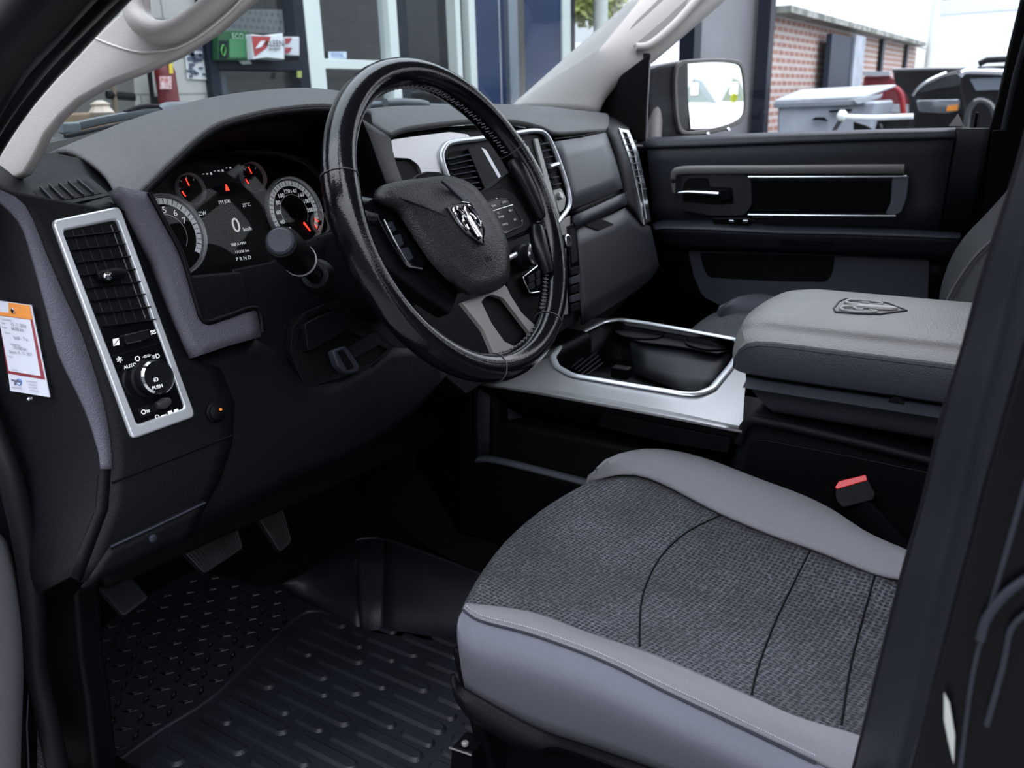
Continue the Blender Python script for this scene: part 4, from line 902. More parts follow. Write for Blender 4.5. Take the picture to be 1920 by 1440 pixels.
# ================================================================= TAG ON THE END CAP
SE = SB(ecap)
def _ipx(P, py, k):
    for a, b in zip(P, P[1:]):
        if a[1] <= py <= b[1]: return a[0]+(b[0]-a[0])*(py-a[1])/(b[1]-a[1])
    return P[-1][0]
def ECs(px, py):
    x0, x1 = -185, _ipx(L1, py, 0); t = max(0, min(1, (px-x0)/(x1-x0))); return SX(-.86)(px, py).lerp(D(px, py), t)
_c0, _c1, _c2 = SE(-2, 580), SE(75, 600), SE(40, 740); _cn = (_c1-_c0).cross(_c2-_c0).normalized(); _cn = _cn if _cn.dot(CAM-_c0) > 0 else -_cn
EC = SP(_c0+_cn*.006, _cn)
tg = thing('service_tag', 'white service card with orange top and red border on the dashboard end', 'service card', tuple(EC(40, 740)))
zt_ = lambda a, b: (a/7.2, 560+b/7.2)
tq = [(-20, 30), (415, 92), (665, 1330), (140, 1245)]
K_card = mat('white card', (.62, .64, .72), .45); K_or = mat('orange print', (.75, .26, .04), .45); K_rd = mat('dark red print', (.26, .03, .04), .45); K_ink = mat('pen ink', (.12, .13, .18), .6)
slab('card', on(EC, [zt_(*p) for p in tq]), .001, K_card, tg, bevel=0)
slab('sleeve', on(off(EC, -.001), [zt_(-30, 20), zt_(430, 82), zt_(690, 1345), zt_(130, 1262)]), .0006, K_lens, tg, bevel=0)
slab('red_border', on(off(EC, .0004), [zt_(-15, 215), zt_(440, 275), zt_(610, 1090), zt_(108, 1008)]), .0004, K_rd, tg, bevel=0)
slab('orange_band', on(off(EC, .0007), [zt_(120, 52), zt_(405, 92), zt_(445, 278), zt_(-20, 220), zt_(-20, 175), zt_(130, 190)]), .0004, K_or, tg, bevel=0)
slab('form_area', on(off(EC, .0010), [zt_(-10, 228), zt_(420, 285), zt_(560, 1042), zt_(132, 970)]), .0004, K_card, tg, bevel=0)
lathe('eyelet', off(EC, .001)(*zt_(195, 160)), nrm(EC, 30, 600), [(.0028, 0), (.0028, .0008), (.0016, .001)], K_satin, tg, n=20); lathe('eyelet_hole', off(EC, .0021)(*zt_(195, 160)), nrm(EC, 30, 600), [(.0017, 0), (.0016, .0002)], K_deep, tg, n=16)
td = (430/7.2, 62/7.2); _l = math.hypot(*td); td = (td[0]/_l, td[1]/_l)
PT = off(EC, .0011)
for s, a, sz_ in (('Onderhoudsbeurt', (110, 280), .0017), ('Datum:', (70, 325), .0017), ('15 - 7 - 2016', (270, 355), .0034), ('Km stand:', (80, 385), .0017), ('64 000 km', (260, 410), .0034), ('Olie soort', (125, 458), .0017), ('5w30    7 w', (300, 535), .0034), ('Volgende beurt', (230, 615), .0019), ('173 000 km', (290, 668), .0034), ('Datum: 15 - 12 - 2017', (300, 730), .0030), ('Monteur', (165, 775), .0017), ('Opmerking', (220, 955), .0015)):
    txt('handwriting' if sz_ > .0025 else 'print', s, *zt_(*a), PT, sz_, K_ink, tg, dx=td, ext=0)
for s, a, sz_ in (('smeeroliehandel', (240, 1200), .0019), ('ALLROUND SERVICE', (440, 1120), .0014), ('Collegeweg 204', (450, 1160), .0014), ('4827 TX BREDA', (455, 1200), .0014), ('tel. 076 541 66 76', (470, 1240), .0014)):
    txt('print', s, *zt_(*a), off(EC, .0004), sz_, K_ink, tg, dx=td, ext=0)
slab('logo_stroke', on(off(EC, .0005), [zt_(155, 1085), zt_(290, 1110), zt_(290, 1135), zt_(230, 1125), zt_(220, 1165), zt_(195, 1160), zt_(200, 1120), zt_(160, 1105)]), .0003, K_ink, tg, bevel=0)
sweep('logo_ring', cr_(on(off(EC, .0006), [zt_(235, 1095), zt_(262, 1080), zt_(290, 1100), zt_(292, 1140), zt_(270, 1165), zt_(240, 1150)]), 4), .0006, .0002, mat('logo blue', (.05, .16, .5), .5), tg, n=5)
lathe('push_pin', EC(55, 748), (-1, 0, 0), [(.0022, -.002), (.0018, .001), (.0008, .002)], K_satin, tg, n=12)
# ================================================================= PASSENGER DOOR
pd = thing('passenger_door', 'dark inner panel of the far passenger door with grey trim and chrome handle', 'door', (.8, 0, .8))
DX = SX(.78)
z3 = lambda a, b: (1280+a/3, b/3)
lay2('door_panel', [(1212, 266), (1300, 262), (1500, 254), (1650, 249), (1790, 246)], [(1226, 425), (1300, 425), (1500, 428), (1650, 430), (1760, 432)], DX, mat('door blue black', (.028, .030, .038), .5, bump=.25, spec=.3), pd, nv=4, thick=.02)
lay2('panel_top', [(1200, 258), (1300, 254), (1500, 246), (1650, 242), (1792, 239)], [(1208, 278), (1300, 276), (1500, 268), (1650, 263), (1790, 260)], SX(.80), K_slate, pd, SB=SX(.776), nv=4, bow=.006)
lay2('panel_rear', [(1792, 240), (1820, 241), (1856, 241)], [(1757, 440), (1790, 442), (1818, 445)], SX(.785), mat('door rear black', (.007, .008, .011), .5, spec=.2), pd, nv=2, thick=.02)
fr_o = rnd(on(SX(.770), [(1259, 312), (1290, 309), (1500, 308), (1700, 306), (1705, 320), (1696, 403), (1400, 403), (1398, 398), (1400, 334), (1262, 330)]), .004)
up_ = sweep('grey_trim_bar', cr_(on(SX(.766), [(1264, 362), (1263, 330), (1275, 320), (1330, 318), (1450, 318), (1600, 317), (1695, 317)]), 5), .006, .010, mat('warm grey trim', (.20, .19, .18), .4, metal=.2), pd, up=(0, 0, 1), n=12, pw=3, taper=lambda t: .35+.65*min(1, t*3.5))
up_['label'] = 'warm grey upper trim bar'
ch = cr_(on(SX(.764), [(1403, 332), (1500, 332), (1700, 331)]), 4); sweep('chrome_line', ch, .003, .003, K_satin, pd)
sweep('chrome_line', on(SX(.764), [(1403, 403), (1500, 404), (1680, 405)]), .0025, .0025, K_satin, pd)
slab('chrome_end', rnd(on(SX(.766), [(1673, 334), (1704, 330), (1700, 370), (1690, 398), (1672, 405), (1660, 400), (1670, 380)]), .004), .006, mat('grey end trim', (.16, .17, .20), .35, metal=.6), pd, bevel=.0015)
slab('padded_insert', rnd(on(SX(.772), [(1405, 338), (1668, 338), (1668, 375), (1664, 398), (1405, 397)]), .008), .006, K_black, pd, bevel=.004, seg=3)
hb = slab('handle_bezel', rnd(on(SX(.766), [(1277, 320), (1385, 320), (1408, 336), (1410, 385), (1395, 405), (1330, 405), (1278, 395)]), .01), .008, mat('bezel grey', (.022, .023, .028), .4), pd, bevel=.002)
slab('handle_recess', rnd(on(SX(.7655), [(1280, 350), (1290, 334), (1328, 334), (1332, 350), (1374, 352), (1376, 382), (1340, 384), (1280, 378)]), .005), .004, K_deep, hb, bevel=0)
hd = cr_(on(SX(.755), [(1272, 362), (1290, 360), (1320, 361), (1348, 363)]), 4); dhn = sweep('door_handle', hd, .006, .0045, K_chrome, hb, up=(0, 0, 1), n=12, taper=lambda t: .7+.3*t); dhn['label'] = 'chrome lever'
slab('handle_pad', rnd(on(SX(.757), [(1345, 357), (1365, 355), (1371, 372), (1348, 380)]), .004), .006, K_black, hb)
# armrest and switches
ar = lay2('door_armrest', [(1222, 420), (1240, 412), (1330, 410), (1460, 422), (1580, 424), (1700, 428), (1802, 436)], [(1226, 430), (1245, 428), (1330, 430), (1460, 436), (1580, 438), (1700, 442), (1800, 446)], SX(.785), K_slate, pd, SB=SX(.715), nv=4, bow=.003)
lay2('armrest_front', [(1226, 430), (1245, 428), (1330, 430), (1460, 436), (1580, 438), (1700, 442), (1800, 446)], [(1238, 452), (1262, 464), (1340, 468), (1460, 472), (1580, 476), (1700, 482), (1785, 486)], SX(.715), K_slate, pd, SB=SX(.745), nv=4, bow=.006)
slab('switch_panel', rnd(on(SX(.742), [(1335, 410), (1398, 409), (1416, 414), (1405, 424), (1338, 420)]), .003), .003, K_piano, pd)
for x in (1372, 1398): box('window_switch', SX(.738)(x, 415), (.006, .012, .006), K_chrome, pd, bevel=.001)
gs = slab('pull_slot', rnd(on(SX(.722), [(1462, 446), (1562, 448), (1564, 462), (1464, 460)]), .004), .003, K_black, pd)
lay2('lower_panel', [(1240, 455), (1262, 466), (1340, 470), (1460, 474), (1580, 478), (1700, 484), (1785, 490)], [(1250, 560), (1262, 562), (1340, 572), (1460, 580), (1580, 590), (1700, 600), (1770, 620)], SX(.775), K_black, pd, nv=4, thick=.02)
po = [(1288, 468), (1500, 474), (1742, 484), (1738, 600), (1600, 620), (1400, 600), (1316, 556), (1300, 520)]
pi_ = [(1312, 474), (1440, 477), (1566, 480), (1560, 515), (1548, 529), (1440, 527), (1328, 520), (1318, 500)]
a_ = resample(on(SX(.765), po), 48, True); b_ = resample(on(SX(.765), pi_), 48, True)
k0 = min(range(48), key=lambda k: (a_[k]-b_[0]).length); a_ = a_[k0:]+a_[:k0]
slab('map_pocket', rnd(on(SX(.765), po), .012, 4), .01, mat('pocket slate', (.040, .045, .062), .55, bump=.3), pd, bevel=.003, seg=3)
slab('pocket_opening', rnd(on(SX(.7642), pi_), .008, 4), .001, K_deep, pd, bevel=0)
sweep('pocket_net_edge', on(SX(.768), [(1320, 494), (1440, 500), (1540, 510)]), .001, .003, K_black, pd)
V, F = g_box(SX(.78)(1830, 225), .006, .006, .03); mesh('lock_pin', V, F, K_black, pd, bevel=.002)
box('door_shell', (.86, -.05, 1.02), (.10, 1.0, .60), K_paint, pd, bevel=.02)
gl = slab('door_window', on(SX(.80), [(1212, 270), (1214, 122), (1350, 0), (1420, -60), (1960, -60), (1925, 0), (1855, 246)]), .003, K_glass, pd, bevel=0)
slab('window_triangle', on(SX(.799), [(1796, 213), (1779, 236), (1807, 237)]), .001, mat('warning label', (.55, .52, .50), .6), pd, bevel=0)
sweep('window_channel', on(SX(.795), [(1200, 268), (1204, 200), (1212, 118), (1212, 100)]), .009, .009, K_seal, pd, up=(1, 0, 0)); sweep('channel_edge', on(SX(.786), [(1212, 266), (1214, 200), (1219, 112)]), .0016, .0016, K_silver, pd)
slab('corner_sail', on(SX(.785), [(1116, 215), (1135, 180), (1165, 140), (1218, 100), (1212, 180), (1208, 266), (1185, 262), (1160, 235)]), .01, K_deep, pd, bevel=.003)
# ================================================================= DOOR MIRROR
mr_ = thing('door_mirror', 'black exterior mirror outside the passenger window with a bright reflection', 'mirror', (1.0, .28, 1.35))
MN = Vector((-.62, -.78, .02)).normalized(); MP = SP(SX(1.03)(1330, 180), MN)
mo = [(1266, 140), (1276, 116), (1300, 112), (1345, 110), (1385, 113), (1398, 130), (1402, 170), (1402, 205), (1396, 226), (1370, 240), (1330, 250), (1290, 252), (1274, 244), (1267, 200)]
mi = [(1271, 142), (1279, 122), (1302, 118), (1345, 116), (1382, 120), (1392, 134), (1396, 170), (1396, 203), (1389, 220), (1365, 233), (1328, 242), (1293, 246), (1278, 238), (1272, 200)]
hs = slab('mirror_housing', rnd(on(off(MP, -.012), [(1216, 132), (1240, 122), (1268, 116), (1300, 110), (1345, 107), (1388, 110), (1403, 128), (1406, 205), (1398, 230), (1370, 244), (1330, 254), (1250, 262), (1216, 255)]), .01, 3), .10, mat('mirror housing', (.012, .013, .016), .45, spec=.3), mr_, bevel=.02, seg=4)
a_ = cr_(on(MP, mo), 3, True); b_ = cr_(on(MP, mi), 3, True); ring('mirror_bezel', a_, b_, .014, mat('bezel warm grey', (.14, .13, .12), .4), mr_, bevel=.002)
mg = mat('mirror glass', (.95, .97, .97), .01, metal=1)
slab('mirror_glass', cr_(on(off(MP, -.004), mi), 3, True), .003, mg, mr_, bevel=0)
V, F = g_sweep([SX(.92)(1225, 262), SX(.93)(1228, 230), SX(.95)(1232, 195), SX(.97)(1250, 170)], .02, .03, n=14); mesh('mirror_arm', V, F, mat('mirror arm grey', (.22, .20, .19), .35), mr_)
for q in ((1328, 252), (1366, 243)): lathe('turn_lamp', MP(*q), MN, [(.006, -.01), (.006, 0), (.003, .003)], K_satin, mr_, n=12)
# ================================================================= CAB
cab = thing('truck_cab', 'dark truck cab body around the interior, with pillars, windshield and door sill', 'truck cab', (0, 0, .6))
up3 = [(-30, 330), (0, 286), (43, 217), (100, 150), (183, 62), (247, 0), (300, -50)]
lp = [(0, 343), (43, 328), (60, 300), (83, 253), (110, 220), (143, 190), (200, 158), (267, 133), (333, 103), (400, 60), (467, 0), (540, -60)]
LPX = SP((-.80, .2, 1.40), (-1, -.10, .22))
hole = [(390, -60), (384, 10), (350, 32), (317, 39), (280, 33), (268, 20), (264, 0), (262, -60)]
pil = [(-40, 350), (-20, 320), (0, 286), (43, 217), (100, 150), (183, 62), (247, 0), (285, -60)]
poly = [(-45, 352)]+up3[1:6]+[(266, -40), (268, 20), (280, 33), (317, 39), (350, 32), (384, 10), (400, -40)]+list(reversed(lp))[0:11]+[(0, 345)]
a = slab('left_pillar_trim', on(LPX, poly), .010, K_pillar, cab, bevel=.004, seg=4)
gh = cr_(on(off(LPX, .004), [(256, -50), (256, 10), (270, 44), (305, 64), (345, 56), (390, 26), (436, -14), (480, -60)]), 6)
h1 = sweep('grab_handle', gh, .0095, .0085, K_pillar, cab, up=nrm(LPX, 300, 60), n=16)
sweep('trim_seam', cr_(on(off(LPX, .0006), [(177, 70), (207, 83), (250, 96), (283, 98), (333, 90), (383, 63), (433, 22), (460, -8)]), 5), .0009, .0009, mat('seam pale', (.5, .48, .46), .5), cab, n=6)
# weatherstrip and outer frame
sweep('weatherstrip', cr_(on(SP((-.84, .2, 1.40), (-1, -.1, .22)), [(-85, 420), (-50, 322), (0, 232), (60, 150), (130, 72), (195, 2), (255, -60), (360, -170), (470, -280)]), 5), .0125, .013, K_seal, cab, up=nrm(LPX, 100, 100), n=16)
sweep('door_frame_seal', cr_(on(SP((-.87, .2, 1.40), (-1, -.1, .22)), [(-80, 300), (-20, 200), (50, 110), (120, 35), (185, -30), (240, -80), (350, -190), (460, -300)]), 5), .012, .02, K_paint, cab, up=nrm(LPX, 100, 100), n=16)
sweep('outer_pillar', cr_(on(SP((-.89, .2, 1.40), (-1, -.1, .22)), [(-170, 450), (-140, 330), (-70, 190), (0, 80), (60, 10), (120, -60), (230, -180), (350, -300)]), 5), .035, .02, K_paint, cab, up=nrm(LPX, 100, 100), n=16)
# right pillar
RPS = SP((.74, .40, 1.40), (-.75, -.60, .30))
ru = [(958, 203), (1000, 164), (1057, 113), (1120, 58), (1187, 0), (1250, -55)]
rl = [(1118, 216), (1130, 187), (1157, 157), (1192, 131), (1226, 108), (1280, 62), (1352, 0), (1420, -60)]
R = [[RPS(p.x, p.y) for p in px_curve(ru, 24)], [RPS(p.x, p.y) for p in px_curve([(1040, 210), (1070, 172), (1105, 138), (1150, 100), (1210, 50), (1265, 0), (1330, -58)], 24)], [RPS(p.x, p.y) for p in px_curve(rl, 24)]]
nn = nrm(RPS, 1150, 100); R[1] = [p+nn*.018 for p in R[1]]
R.insert(0, [p-nn*.05 for p in R[0]]); R.append([p-nn*.06 for p in R[-1]])
grid3('right_pillar_trim', R, K_pillar, cab, 4, .004)
slab('handle_recess', cr_(on(off(RPS, .017), [(1177, 84), (1175, 66), (1188, 46), (1215, 20), (1260, -25), (1300, -60), (1340, -60), (1300, -20), (1270, 35), (1230, 78), (1205, 93), (1186, 93)]), 3, True), .004, mat('recess shade grey', (.16, .15, .145), .6), cab, bevel=.001)  # flat sheet, its darker grey paints the shade inside the handle recess
sweep('grab_handle', cr_(on(off(RPS, .024), [(1188, 95), (1215, 90), (1260, 52), (1300, 8), (1360, -55)]), 5), .010, .008, K_pillar, cab, up=nn, n=12)
# windshield and cowl
ws = [Vector((-.80, .62, 1.36)), Vector((.80, .62, 1.36)), Vector((.66, .02, 1.86)), Vector((-.66, .02, 1.86))]
ws = [Vector((-.80, .66, 1.33)), Vector((-.4, .72, 1.33)), Vector((0, .74, 1.33)), Vector((.4, .72, 1.33)), Vector((.80, .66, 1.33)), Vector((.70, .04, 1.88)), Vector((0, .09, 1.90)), Vector((-.70, .04, 1.88))]
slab('windshield', ws, .004, K_wind, cab, bevel=0)
cw = lay2('wiper_cowl', [(30, 305), (110, 275), (210, 262), (330, 225), (480, 205), (700, 205), (940, 212)], [(50, 275), (115, 256), (215, 241), (300, 224), (480, 205), (700, 204), (940, 212)], SY(.52), mat('grey black cowl', (.018, .019, .022), .5), cab, SB=SY(.76), nv=3)
# hood outside
grid3('engine_hood', [[Vector((x, y, z-abs(x)**3*.06)) for x in (-.9, -.6, -.3, 0, .3, .6, .9)] for y, z in ((.78, 1.30), (1.2, 1.27), (1.7, 1.22), (1.95, 1.12), (2.0, .8))], K_paint, cab, 3, .01)
# shell
slab('roof', [Vector((-.70, .06, 1.90)), Vector((.70, .06, 1.90)), Vector((.68, -1.3, 1.94)), Vector((-.68, -1.3, 1.94))], .05, K_pillar, cab, bevel=.01)
sweep('roof_rail', [LPX(505, -70), Vector((-.72, -.02, 1.80)), Vector((-.70, -.12, 1.87)), Vector((-.70, -1.3, 1.90))], .022, .016, K_pillar, cab); sweep('roof_rail', [RPS(1385, -58), Vector((.70, -.02, 1.82)), Vector((.70, -.15, 1.88)), Vector((.70, -1.3, 1.90))], .022, .016, K_pillar, cab)
slab('rear_wall', [Vector((-.85, -1.35, .6)), Vector((.85, -1.35, .6)), Vector((.70, -1.35, 1.9)), Vector((-.70, -1.35, 1.9))], .03, K_deep, cab, bevel=.005)
slab('right_rear_side', [Vector((.86, -.52, .55)), Vector((.86, -1.35, .55)), Vector((.86, -1.35, 1.35)), Vector((.86, -.56, 1.35))], .03, K_deep, cab, bevel=.005)
# passenger B pillar
slab('right_center_pillar', on(SX(.80), [(1912, 0), (1890, 90), (1868, 190), (1853, 243), (1815, 435), (1770, 700), (2200, 700), (2200, -200), (1960, -200)]), .04, K_deep, cab, bevel=.006)
sweep('pillar_trim_edge', on(SX(.775), [(1945, 0), (1905, 140), (1882, 245)]), .006, .006, K_slate, cab); slab('pillar_cover', on(SX(.77), [(1925, 100), (1900, 240), (1860, 245), (1840, 440), (1990, 440), (1990, 100)]), .01, K_black, cab)
# driver B pillar beside the camera
bl = [(1990, -160), (1972, -20), (1955, 100), (1935, 215), (1905, 330), (1872, 430), (1832, 560), (1800, 680), (1768, 780), (1742, 900), (1716, 1000), (1692, 1080), (1652, 1240), (1602, 1440), (1580, 1530)]
bm_ = [(2060, -160), (2035, 0), (2012, 150), (1990, 300), (1950, 420), (1918, 520), (1880, 680), (1848, 800), (1822, 920), (1795, 1030), (1768, 1140), (1735, 1280), (1695, 1440), (1680, 1530)]
bl2 = [(1993, -150), (1975, -10), (1958, 110), (1938, 230), (1908, 345), (1875, 450), (1838, 575), (1808, 690), (1777, 795), (1750, 905), (1726, 1003), (1700, 1085), (1662, 1245), (1614, 1440), (1590, 1530)]
S1, S2, S3 = SX(-.70), SX(-.765), SX(-.80)
R = [[S1(p.x, p.y) for p in px_curve(bl, 20)], [S2(p.x, p.y) for p in px_curve([((a+c)/2, (b+d)/2) for (a, b), (c, d) in zip(bl2[:14], bm_)], 20)], [S3(p.x, p.y) for p in px_curve(bm_, 20)]]
R.append([p+Vector((-.01, -.03, 0)) for p in R[-1]])
grid3('pillar_cover', R, mat('pillar cover slate', (.009, .010, .016), .45, bump=.3, spec=.2), cab, 5, .004)
sweep('pillar_seal', [S1(p.x, p.y)+Vector((.004, -.004, 0)) for p in px_curve(bl, 40)], .006, .006, K_seal, cab)
slab('pillar_shell', on(SX(-.83), [(2050, 250), (1920, 640), (1850, 880), (1760, 1230), (1700, 1460), (2400, 1600), (2400, 200)]), .03, K_paint, cab, bevel=.004)
lt = on(SX(-.835), [(1838, 1200), (1850, 1160), (1885, 1115), (1925, 1085)]); sweep('door_striker', cr_(lt, 5), .0022, .0022, K_slate, cab)
sweep('shell_crease', cr_(on(SX(-.832), [(1925, 900), (1860, 1130), (1825, 1260), (1800, 1440)]), 4), .0012, .0012, K_slate, cab)
sweep('striker_plate', cr_(on(SX(-.834), [(1925, 1150), (1895, 1180), (1880, 1250), (1850, 1360)]), 4), .0014, .0014, K_slate, cab)
slab('pillar_sticker', on(SX(-.836), [(1770, 1300), (1780, 1320), (1790, 1380), (1788, 1432), (1778, 1390), (1770, 1350)]), .001, mat('sticker', (.35, .36, .34), .5), cab, bevel=0)
# sill and left side
slab('kick_panel', on(SX(-.845), [(55, 1110), (80, 1110), (140, 1110), (150, 1240), (165, 1330), (185, 1500), (60, 1500), (62, 1200)]), .03, K_black, cab, bevel=.006)
sweep('sill_seal', cr_(on(SX(-.87), [(-60, 700), (-10, 820), (20, 900), (45, 1000), (62, 1120), (68, 1250), (90, 1350), (110, 1450), (130, 1550)]), 4), .012, .012, K_seal, cab)
slab('door_sill', [Vector((-.88, .5, .66)), Vector((-.78, .5, .64)), Vector((-.78, -1.3, .64)), Vector((-.88, -1.3, .66))], .1, K_black, cab, bevel=.01)
slab('side_panel_outer', [Vector((-.90, .95, 1.25)), Vector((-.90, .42, 1.30)), Vector((-.90, .40, .50)), Vector((-.90, .95, .50))], .04, K_paint, cab, bevel=.01)
box('cab_floor', (0, -.2, .585), (1.62, 2.2, .03), K_carpet, cab, bevel=0)
slab('firewall', [Vector((-.82, .62, 1.3)), Vector((.82, .62, 1.3)), Vector((.82, .72, .58)), Vector((-.82, .72, .58))], .03, K_carpet, cab, bevel=0)
lay2('tunnel_carpet', [(640, 880), (700, 960), (780, 1010), (900, 1080), (960, 1100)], [(720, 820), (800, 900), (860, 1000), (900, 1010), (980, 1040)], SX(-.24), K_carpet, cab, SB=SX(-.19), nv=3)
# ================================================================= DRIVER DOOR (open, at the left border)
dd = thing('driver_door', 'open driver door at the left edge, its grey inner panel partly in view', 'door', (-1.0, .35, .8))
DY = SY(.26)
R = [[SY(.30)(p.x, p.y) for p in px_curve([(-60, 960), (0, 998), (28, 1050), (44, 1150), (46, 1250), (42, 1350), (38, 1500)], 20)],
     [SY(.25)(p.x, p.y) for p in px_curve([(-70, 970), (-8, 1010), (15, 1060), (28, 1150), (30, 1250), (27, 1350), (24, 1500)], 20)],
     [SY(.22)(p.x, p.y) for p in px_curve([(-120, 990), (-70, 1030), (-50, 1080), (-45, 1150), (-45, 1250), (-45, 1350), (-45, 1500)], 20)]]
grid3('map_pocket', R, mat('door pocket grey', (.13, .13, .15), .55, bump=.2), dd, 5, .01)
slab('door_panel', on(SY(.33), [(-300, 300), (-60, 500), (-10, 800), (30, 1000), (60, 1200), (62, 1500), (-300, 1500)]), .06, K_black, dd, bevel=.01)
sp_g = brickmat('speaker mesh', (.03, .032, .045), (.05, .052, .07), (.006, .006, .008), 1, 1, .004, .004, .0012, 'xz')
slab('speaker_grille', on(SY(.30), [(74, 1312), (82, 1320), (98, 1370), (110, 1440), (110, 1500), (72, 1500)]), .004, sp_g, dd, bevel=0)
sweep('panel_edge', on(SY(.30), [(54, 1295), (50, 1360), (54, 1440)]), .0012, .0012, K_slate, dd)
# ================================================================= FLOOR MAT AND PEDALS
fm = thing('floor_mat', 'black rubber floor mat with diamond tread and long ribs in the driver footwell', 'floor mat', (-.42, .2, .61))
mo_ = [(150, 1238), (176, 1184), (228, 1150), (290, 1108), (360, 1070), (430, 1082), (485, 1102), (530, 1092), (600, 1120), (680, 1182), (860, 1206), (950, 1220), (950, 1560), (185, 1560), (165, 1330)]
ZM = SZ(.62)
slab('mat_base', rnd(on(ZM, mo_), .01), .006, K_rubber, fm, bevel=.002)
lay2('mat_side_wall', [(720, 1012), (800, 1040), (905, 1080), (1000, 1110)], [(718, 1178), (790, 1190), (870, 1204), (980, 1225)], SZ(.70), K_rubber, fm, SB=SZ(.622), nv=3)
lay2('mat_corner', [(668, 1012), (694, 1009), (720, 1012)], [(676, 1178), (697, 1182), (718, 1180)], SZ(.70), K_rubber, fm, SB=SZ(.622), nv=3)
lay2('mat_front_wall', [(530, 1096), (575, 1072), (620, 1040), (668, 1012)], [(545, 1118), (590, 1135), (630, 1155), (676, 1180)], SZ(.66), K_rubber, fm, SB=SZ(.622), nv=3)
sweep('mat_rim', cr_(on(SZ(.70), [(668, 1012), (694, 1009), (722, 1012), (800, 1038), (905, 1079)]), 4), .003, .003, K_rubber, fm)
# raised border of the ribbed field
bdr = [(215, 1432), (300, 1370), (400, 1306), (500, 1210), (575, 1148), (640, 1162), (690, 1200)]
sweep('field_edge', cr_(on(SZ(.621), bdr), 4), .004, .004, K_rubber, fm)
P = []
p0 = SZ(.622)(330, 1445); ex = Vector((1, 0, 0)); ey = Vector((0, -1, 0))
A0 = SZ(.622)(235, 1432); A1 = SZ(.622)(585, 1158)
def capsule(c, ln, wd, h=.004):
    pts = []
    for k in range(9):
        t = -math.pi/2+math.pi*k/8; pts.append(Vector((c.x+wd*math.sin(t), c.y-(ln/2)+wd-wd*math.cos(t)-0, c.z)))
    for k in range(9):
        t = math.pi/2-math.pi*k/8; pts.append(Vector((c.x+wd*math.sin(t), c.y+(ln/2)-wd+wd*math.cos(t), c.z)))
    top = [p+Vector((0, 0, h)) for p in pts]; d_ = wd*.4; top = [Vector((c.x+(p.x-c.x)*.6, c.y+(p.y-c.y)*(1-d_/(ln/2)), p.z)) for p in top]; n = len(pts)
    V = pts+top; F = [tuple(range(n, 2*n))]+[(i, (i+1) % n, n+(i+1) % n, n+i) for i in range(n)]
    return V, F
x0, y0 = A0.x, A0.y; dx_ = (A1.x-A0.x)/13
for i in range(17):
    x = x0+dx_*(i+.4); yb = y0+(A1.y-A0.y)*(i/13)-.012; y = yb
    k = i
    while y > yb-.44:
        ln = (.115, .055, .14)[k % 3]; wd = abs(dx_)*(.40 if i % 2 else .30); P.append(capsule(Vector((x, y-ln/2, .6205)), ln, wd)); y -= ln+.012; k += 1
V, F = join(P); mesh('tread_ribs', V, F, K_rubber, fm, smooth=False)
P = []; Q = []
def inpoly(x, y, poly):
    c = False; j = len(poly)-1
    for i in range(len(poly)):
        if (poly[i][1] > y) != (poly[j][1] > y) and x < (poly[j][0]-poly[i][0])*(y-poly[i][1])/(poly[j][1]-poly[i][1])+poly[i][0]: c = not c
        j = i
    return c
dfield = [(p.x, p.y) for p in on(ZM, [(158, 1240), (182, 1190), (240, 1152), (300, 1112), (365, 1078), (430, 1090), (520, 1110), (565, 1140), (490, 1205), (395, 1300), (300, 1365), (212, 1425), (188, 1420), (168, 1330)])]
st_ = .027
for i in range(-40, 60):
    for j in range(-40, 60):
        x = -.9+i*st_; y = -.1+j*st_
        if not inpoly(x, y, dfield): continue
        a, b = (.0120, .0045) if (i+j) % 2 else (.0045, .0120)
        th = math.radians(35)
        q = [Vector((x+u*math.cos(th)-v*math.sin(th), y+u*math.sin(th)+v*math.cos(th), .6205)) for u, v in ((a, 0), (0, b), (-a, 0), (0, -b))]
        c = Vector((x, y, .6222)); tp_ = [c+(p-c)*.8 for p in q]
        for p in tp_: p.z = .6222
        Q.append(g_slab([Vector((c.x+(p.x-c.x)*.34, c.y+(p.y-c.y)*.34, .6226)) for p in q], (0, 0, -.0004)))
        V = q+tp_; P.append((V, [(4, 5, 6, 7)]+[(k, (k+1) % 4, 4+(k+1) % 4, 4+k) for k in range(4)]))
nP = sum(len(f) for _, f in P); V, F = join(P+Q); dt_ = mesh('diamond_tread', V, F, mat('dark tread', (.0015, .0015, .002), .4, spec=.3), fm, smooth=False)
dt_.data.materials.append(mat('worn tread top', (.05, .05, .055), .5))
for f in dt_.data.polygons:
    if f.index >= nP: f.material_index = 1
def pedal(name, label, quad, S, m, nrib, cat='pedal', arm=None, along=True):
    t = thing(name, label, cat, tuple(S(*quad[0])))
    q = on(S, quad); slab('pedal_pad', rnd(q, .006), .012, m, t, bevel=.002)
    n = pnorm(q); P = []
    for k in range(nrib):
        s = (k+.8)/(nrib+.6)
        a, b = (q[0].lerp(q[1], s), q[3].lerp(q[2], s))
        a, b = a.lerp(b, .06), a.lerp(b, .94)
        P.append(g_sweep([a+n*.0008, b+n*.0008], .0011, .0014, n=6))
    V, F = join(P); mesh('pad_ribs', V, F, m, t)
    if arm: sweep('pedal_arm', arm, .009, .007, K_deep, t)
    return t
S_ = SP((-.66, .36, .82), (-.1, -.75, .66)); pedal('parking_brake_pedal', 'ribbed black parking brake pedal at the far left of the footwell', [(172, 1086), (226, 1060), (280, 1120), (232, 1156)], S_, K_slate, 11, arm=[S_(200, 1075), S_(180, 1040)+Vector((0, .08, .05)), S_(160, 1000)+Vector((0, .16, .12))])
